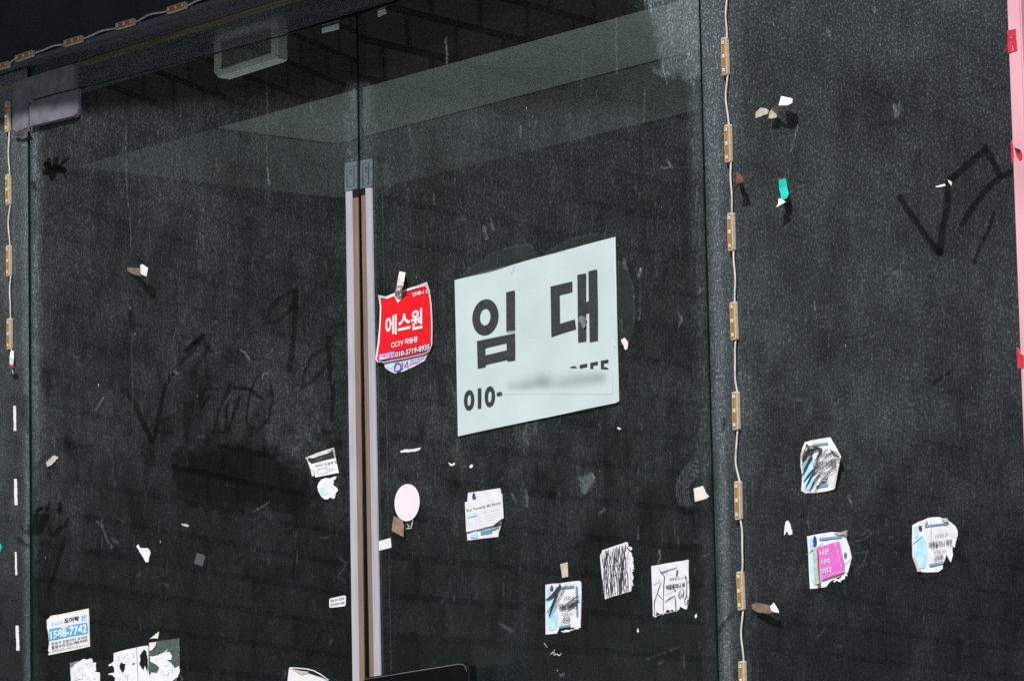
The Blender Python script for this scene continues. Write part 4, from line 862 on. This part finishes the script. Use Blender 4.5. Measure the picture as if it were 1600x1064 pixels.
bt2 = flap('brown_tape', 'brown tape scrap under the pale pink oval sticker', 'tape', PR, [(615, 806, 628, 811, .002), (613, 818, 631, 822, .005), (612, 829, 630, 838.5, .009)], 'brown')
Sheet('clear_scrap', 'crumpled clear tape scrap hanging below the pale pink oval sticker', 'tape', PR, rough_poly([(634, 813), (645, 811), (643, 824), (634, 826), (632, 820)], .6, 3, 2), 'film', .003, .001, step=3)
V, Fc = ribbons([[(645, 811), (643.5, 820), (642, 825), (634, 826)], [(636, 818), (639, 822), (637, 825)]], 1.1, lambda x, y: PR.P(x, y, .005)); link('bright_edge', V, Fc, 'paper', bpy.data.objects['clear_scrap'])
Sheet('paper_scrap', 'thin white paper shred above the pale pink oval sticker', 'paper scrap', PR, rough_poly([(625.5, 704), (632, 702), (645, 701.5), (652, 700), (658, 699), (655, 703), (648, 705.5), (632, 706.5), (626, 707)], .4, 3, 2), 'paper', .0012, 0, step=3)
kb = lambda pts: C(70, 940, 11.82, pts)
s12 = Sheet('number_sticker', 'blue and white sticker with a large white phone number, lower left', 'sticker', PL, kb([(35, 330), (75, 300), (110, 255), (300, 225), (560, 170), (810, 120), (820, 300), (822, 560), (835, 820), (500, 895), (300, 935), (75, 980), (62, 965), (85, 930), (60, 900), (80, 760), (60, 560), (40, 480)]), 'cream', .0016, .0003)
s12.area('white_face', kb([(85, 300), (800, 165), (812, 790), (100, 925), (95, 760), (70, 520)]), 'paper')
s12.area('blue_band', kb([(75, 505), (790, 372), (800, 580), (80, 722)]), 'blue')
s12.text('big_number', '1588-7742', kb([(100, 540), (772, 400), (772, 562), (105, 690)]), 'paper', .03)
s12.text('lettering', '도어락', kb([(355, 300), (632, 255), (632, 350), (358, 400)]), 'ink', .04); s12.text('lettering', '열쇠설비', kb([(110, 370), (320, 335), (320, 400), (115, 430)]), 'sky', .02)
s12.area('blue_square', kb([(662, 245), (758, 205), (762, 330), (672, 345)]), 'sky', step=0); s12.text('lettering', '24', kb([(675, 255), (745, 235), (748, 310), (680, 328)]), 'blue', .03)
s12.text('lettering', '번호키 전동셔터 유리문', kb([(115, 745), (785, 615), (785, 660), (118, 800)]), 'grayink', .02); s12.text('lettering', '출장수리 010-588-8282', kb([(118, 815), (790, 672), (790, 715), (120, 868)]), 'ink', .02); s12.text('lettering', '현관문 전문 · 자동문 · 금고', kb([(125, 870), (655, 780), (655, 805), (130, 905)]), 'grayink', .0)
kn = lambda pts: C(100, 950, 8, pts)
n1 = Sheet('torn_notice', 'ragged white paper with faint handwriting, below the phone number sticker', 'paper notice', PL, rough_poly(kn([(75, 735), (95, 745), (140, 690), (190, 665), (240, 630), (290, 640), (335, 622), (360, 655), (355, 680), (400, 675), (395, 720), (400, 770), (385, 790), (445, 800), (455, 1000), (95, 1000), (85, 850)]), .5, 4, 1), 'paper', .0012, .0003, step=5)
Sheet('dark_residue', 'dark grey paper residue at the upper corner of the ragged note', 'residue', PL, rough_poly(kn([(75, 680), (180, 655), (200, 660), (130, 700), (100, 742), (80, 730)]), .4, 3, 1), 'grayink', .0008, 0, step=0)
n1.strokes('handwriting', [kn([(100, 790), (130, 830), (150, 780)]), kn([(160, 760), (200, 740), (180, 800)]), kn([(210, 730), (240, 780)]), kn([(250, 700), (290, 690), (300, 740)]), kn([(310, 680), (340, 720), (370, 690)]), kn([(130, 880), (170, 850), (190, 900)]), kn([(200, 830), (240, 820), (230, 870)]), kn([(250, 820), (290, 850)]), kn([(110, 910), (160, 890), (240, 880)]), kn([(290, 880), (310, 860), (330, 900)]), kn([(360, 870), (400, 880), (380, 900)])], 'pen', .8)
n2 = Sheet('torn_notice', 'white handwritten paper with a leaf shaped hole, beside the ragged note', 'paper notice', PL, kn([(620, 560), (700, 535), (800, 510), (905, 488), (912, 700), (925, 1000), (620, 1000), (640, 870), (600, 830), (560, 830), (556, 815), (630, 800), (625, 735), (600, 712), (560, 722), (556, 705), (600, 680), (620, 660)]), 'paper', .0012, .0003, holes=[kn([(715, 665), (735, 690), (768, 690), (760, 760), (735, 815), (700, 760), (690, 720)]), kn([(848, 690), (890, 678), (880, 700), (860, 712)])], step=5)
n2.strokes('handwriting', [kn([(655, 610), (690, 600), (670, 650), (720, 640)]), kn([(720, 600), (745, 620), (760, 590)]), kn([(775, 560), (800, 570), (780, 590)]), kn([(830, 560), (870, 570), (860, 620)]), kn([(660, 880), (700, 860), (690, 900)]), kn([(720, 870), (740, 900)]), kn([(760, 860), (800, 850), (790, 900)]), kn([(740, 840), (810, 830)]), kn([(650, 680), (680, 710)])], 'pen', .8)
n3 = Sheet('torn_notice', 'narrow white torn paper in the middle of the handwritten notes', 'paper notice', PL, kn([(912, 486), (980, 472), (1045, 465), (1055, 480), (1055, 700), (1050, 760), (1080, 900), (1080, 1000), (930, 1000)]), 'paper', .0012, .0003, holes=[kn([(1000, 510), (1030, 540), (1048, 640), (1050, 730), (1040, 800), (1010, 720), (990, 780), (940, 700), (955, 640), (945, 590)])], step=5)
n4 = Sheet('torn_notice', 'ragged white and green paper at the right end of the handwritten notes', 'paper notice', PL, rough_poly(kn([(1070, 600), (1150, 590), (1230, 560), (1300, 515), (1270, 550), (1320, 545), (1350, 600), (1340, 640), (1290, 640), (1350, 700), (1380, 750), (1440, 720), (1445, 800), (1420, 860), (1360, 900), (1350, 1000), (1080, 1000), (1060, 850), (1090, 800), (1160, 810), (1190, 740), (1130, 690), (1075, 660)]), .6, 3, 5), 'paper', .0014, .0003, step=5)
n4.strokes('handwriting', [kn([(1145, 660), (1160, 620), (1170, 660)]), kn([(1190, 640), (1200, 610)]), kn([(1215, 630), (1240, 620)]), kn([(1200, 820), (1240, 780), (1260, 830)]), kn([(1280, 770), (1310, 800), (1290, 840)]), kn([(1330, 780), (1360, 760), (1350, 810)]), kn([(1240, 720), (1300, 710)]), kn([(1380, 780), (1410, 760)]), kn([(1230, 840), (1330, 820)])], 'pen', .8)
n5 = Sheet('green_backing', 'dark green grey backing paper under the ragged notes', 'paper residue', PL, rough_poly(kn([(1062, 425), (1150, 412), (1300, 395), (1430, 372), (1438, 500), (1440, 760), (1380, 1000), (1060, 1000)]), 0.5, 4, 8), 'greenback', .0007, 0, step=0)
Sheet('paper_scrap', 'beige corner scrap on the green backing of the handwritten notes', 'paper scrap', PL, kn([(1064, 430), (1155, 420), (1140, 470), (1100, 520), (1066, 530)]), 'cream', .0022, 0, step=0)
Sheet('paper_scrap', 'beige triangular scrap just above the handwritten notes', 'paper scrap', PL, rough_poly(kn([(1070, 380), (1130, 335), (1186, 288), (1172, 378), (1130, 372)]), .3, 3, 3), 'cream', .0012, 0, step=0)
kc = lambda pts: C(430, 1000, 12.3, pts)
cp = flap('curled_paper', 'curled white paper at the bottom edge, left of the strips', 'paper', PL, [(452.2, 1042, 513, 1061.5, .006), (451, 1047, 512, 1063, .0055), (450, 1056, 509, 1068, .005), (448, 1075, 505, 1080, .004)], 'paper', sub=2)
Sheet('stain', None, None, PL, kc([(360, 570), (640, 600), (600, 640), (520, 655), (440, 625)]), 'tan', .0068, 0, parent=cp, step=0)
V, Fc = ribbons([kc([(275, 520), (400, 528), (620, 550), (740, 580), (870, 650), (1030, 760)])], 1.6, lambda x, y: PL.P(x, y, .0085)); link('rolled_edge', V, Fc, 'paper', cp)

def scrap(label, pl, pts, m='paper', off=.0012, rough=.4, cat='paper scrap', name='paper_scrap', seed=1, lift=None):
    return Sheet(name, label, cat, pl, rough_poly(pts, rough, 2.5, seed) if rough else pts, m, off, .0002, step=3, lift=lift)
scrap('white triangular scrap on the left door, above the number sticker', PL, [(213, 853), (216, 850), (219, 856), (231, 856), (235, 862), (231.5, 878), (228, 878), (222, 868)], seed=2)
scrap('dusty grey square patch, low in the middle of the left door', PL, [(308, 864), (320, 868), (316, 884), (303, 880)], 'dusk', .0008, .3, 'residue', 'tape_residue')
scrap('faint white shred above the grey square patch', PL, [(283, 817.5), (290, 818), (295, 821), (294, 823), (285, 821)], 'tan', .0008, .3)
scrap('tan tape scrap at the left edge of the left door', PL, [(72, 722), (84, 711), (91, 715), (80, 726.5), (74, 729)], 'tan', .003, .4, 'tape', 'tape_scrap')
scrap('cream square scrap beside the thumb smear, right edge of the right door', PR, [(1083.5, 763), (1098, 759), (1103, 770), (1108, 775), (1103, 779), (1086, 783.5)], 'cream', .0012, .4)
scrap('small pinkish chip right of the rental notice', PR, g4([(845, 535), (862, 524), (880, 548), (876, 580), (866, 584)]), 'pinkpaper', .0012, .4)
scrap('tiny white spot below the lower right corner of the rental notice', PR, [(964, 667), (968, 668), (970, 671), (966, 671)], 'paper', .001, .0)
scrap('tiny white oval spot between the notice and the card', PR, [(733, 728), (737, 725), (739, 728), (737, 731), (734, 731)], 'paper', .001, .0)
scrap('small greyish shred between the shred and the card', PR, [(700, 722), (706, 725), (711, 722), (710, 727), (704, 728)], 'cream', .001, .3)
scrap('dusty green scrap of film in the middle of the right door', PR, [(914, 744), (925, 740), (929, 747), (919, 762), (914, 772), (908, 768), (910, 758)], 'greenback', .0009, .4, 'film scrap', 'film_scrap')
scrap('tiny white chip low on the right door, beneath the doodled sticker', PR, [(1085, 962), (1088, 958), (1089, 963), (1087, 966)], 'paper', .001, 0)
scrap('tiny white chip low on the right door, left of the doodled sticker', PR, [(995, 984), (997, 981), (998, 987), (996, 988)], 'paper', .001, 0)
V, Fc = ribbons([[(860, 1022), (864, 1018), (866, 1023), (870, 1021), (874, 1024), (877, 1020)], [(866, 1014), (866, 1019)], [(850, 1004), (855, 1011)], [(870, 1046), (872, 1048)]], 1.4, lambda x, y: PR.P(x, y, .001))
o = link('glue_remains', V, Fc, 'cream', None); tag(o, 'crumbs of white glue near the bottom, below the square sticker', 'glue residue')
scrap('pinkish speckled chip left of the torn sticker, on the fixed glass', PF, [(1228, 814), (1232, 813), (1235, 820), (1238, 834), (1232, 835), (1230, 830), (1225, 836), (1226, 824)], 'pinkpaper', .001, .8)
scrap('thin white paper shred beside the wiped V in the dust', PF, g1([(395, 440), (430, 432), (465, 422), (470, 438), (440, 446), (400, 450)]), 'paper', .0014, .2)
scrap('torn white film bits on top of the wiped V in the dust', PF, g1([(488, 392), (505, 400), (520, 412), (515, 440), (505, 425), (495, 415)]), 'cream', .0014, .3)
# peeled bits that stand away from the glass and throw shadows
flap('peeled_tape', 'peeled brown and white tape scrap on the left door, throwing a shadow', 'tape', PL, [(199, 418, 199.5, 424, .001), (208, 418.5, 209, 429, .008), (217, 419, 218, 431, .020), (219, 419.5, 220, 432, .026)], 'brown')
flap('white_end', None, None, PL, [(219, 414.5, 219, 426, .026), (222, 412.8, 221, 429, .030), (227, 416, 226, 431, .032), (231, 419, 229, 432, .030)], 'paper', parent=bpy.data.objects['peeled_tape'])
k9 = lambda pts: C(1150, 140, 5.32, pts)
scrap('flat tan half of a torn tape beside the peeled white scrap', PF, k9([(160, 240), (165, 190), (200, 155), (245, 158), (270, 180), (262, 205), (215, 220)]), 'tan', .001, .4, 'tape', 'tape_scrap')
flap('peeled_paper', 'peeled white and brown paper scrap standing off the upper fixed glass', 'paper scrap', PF, [(*k9([(272, 240)])[0], *k9([(330, 238)])[0], .001), (*k9([(290, 175)])[0], *k9([(345, 190)])[0], .010), (*k9([(318, 140)])[0], *k9([(388, 140)])[0], .022), (*k9([(354, 134)])[0], *k9([(430, 133)])[0], .026)], 'brown')
flap('white_end', None, None, PF, [(*k9([(354, 133)])[0], *k9([(428, 132)])[0], .0262), (*k9([(364, 95)])[0], *k9([(466, 112)])[0], .0225), (*k9([(376, 56)])[0], *k9([(468, 76)])[0], .017)], 'paper', parent=bpy.data.objects['peeled_paper'])
scrap('crinkled grey paper fold at the root of the peeled white scrap', PF, k9([(268, 240), (280, 185), (310, 150), (345, 165), (335, 235), (290, 243)]), 'tan', .012, .4)
flap('peeled_leaf', 'dark rust brown curled scrap beside the right light string', 'tape', PF, [(*k9([(2, 690)])[0], *k9([(12, 685)])[0], .004), (*k9([(0, 740)])[0], *k9([(52, 728)])[0], .022), (*k9([(0, 790)])[0], *k9([(64, 765)])[0], .026), (*k9([(0, 822)])[0], *k9([(30, 800)])[0], .018)], 'leaf')
flap('teal_tape', 'teal tape strip with a white curled end on the upper fixed glass', 'tape', PF, [(*k9([(355, 750)])[0], *k9([(412, 740)])[0], .001), (*k9([(358, 820)])[0], *k9([(425, 815)])[0], .004), (*k9([(372, 880)])[0], *k9([(438, 870)])[0], .012), (*k9([(378, 925)])[0], *k9([(420, 905)])[0], .018)], 'teal')
flap('white_end', None, None, PF, [(*k9([(352, 910)])[0], *k9([(372, 908)])[0], .017), (*k9([(350, 950)])[0], *k9([(412, 935)])[0], .020), (*k9([(332, 978)])[0], *k9([(350, 972)])[0], .022)], 'paper', parent=bpy.data.objects['teal_tape'])
flap('peeled_brown', 'brown peeled tape sticking out beside the lowest light modules', 'tape', PF, [(1174, 944, 1175, 951, .002), (1182, 941, 1183, 956, .008), (1196, 944, 1197, 958, .014), (1208, 947, 1209, 957, .018)], 'brown')
flap('white_end', None, None, PF, [(1203, 947, 1205, 954, .019), (1209, 941, 1210, 956, .020), (1216, 953, 1217, 957, .018)], 'pinkpaper', parent=bpy.data.objects['peeled_brown'])
o = slab('green_scrap', PF, [(-6, 850), (1, 849), (2.5, 856), (0, 862), (-6, 862)], .002, .001, 'teal', None); tag(o, 'bright green scrap cut by the left edge of the picture', 'tape')
# red tape on the pink post
PP = Plane(0, -.03, 0)
for lb, pts, rr in (('dark red tape square with a white nick, top of the pink post', [(1573.5, 48.5), (1587, 45.5), (1589.4, 79.5), (1575, 83)], .15),
                ('torn red tape remnant on the pink post, level with the wiped V', g1([(962, 100), (975, 95), (982, 130), (985, 200), (982, 260), (968, 262)]), .5),
                ('loose red and black tape flake on the pink post, beside the remnant', g1([(990, 145), (1040, 165), (1052, 200), (1048, 238), (1030, 245), (1005, 210)]), .3),
                ('lower red tape remnant on the pink post', [(1588, 542), (1592, 545), (1594, 552), (1600, 556), (1600, 574), (1590, 576), (1589, 560)], .5)):
    s = scrap(lb, PP, pts, 'tapered', .001, rr, 'tape', 'red_tape', 3)
    if 'flake' in lb: s.area('black_print', g1([(990, 145), (1035, 168), (1030, 195), (1005, 180)]), 'ink', step=0)
    if 'nick' in lb: s.strokes('nick', [([(1582, 72), (1583, 80)]), ([(1579, 58), (1580.5, 60)])], 'pinkpaper', 1.2)
flap('tape_flap', 'small dark flap of tape bent left from the pink post', 'tape', PP, [(1567.5, 81.5, 1568, 82.5, .012), (1573.5, 73, 1574.5, 82, .003)], 'leaf')
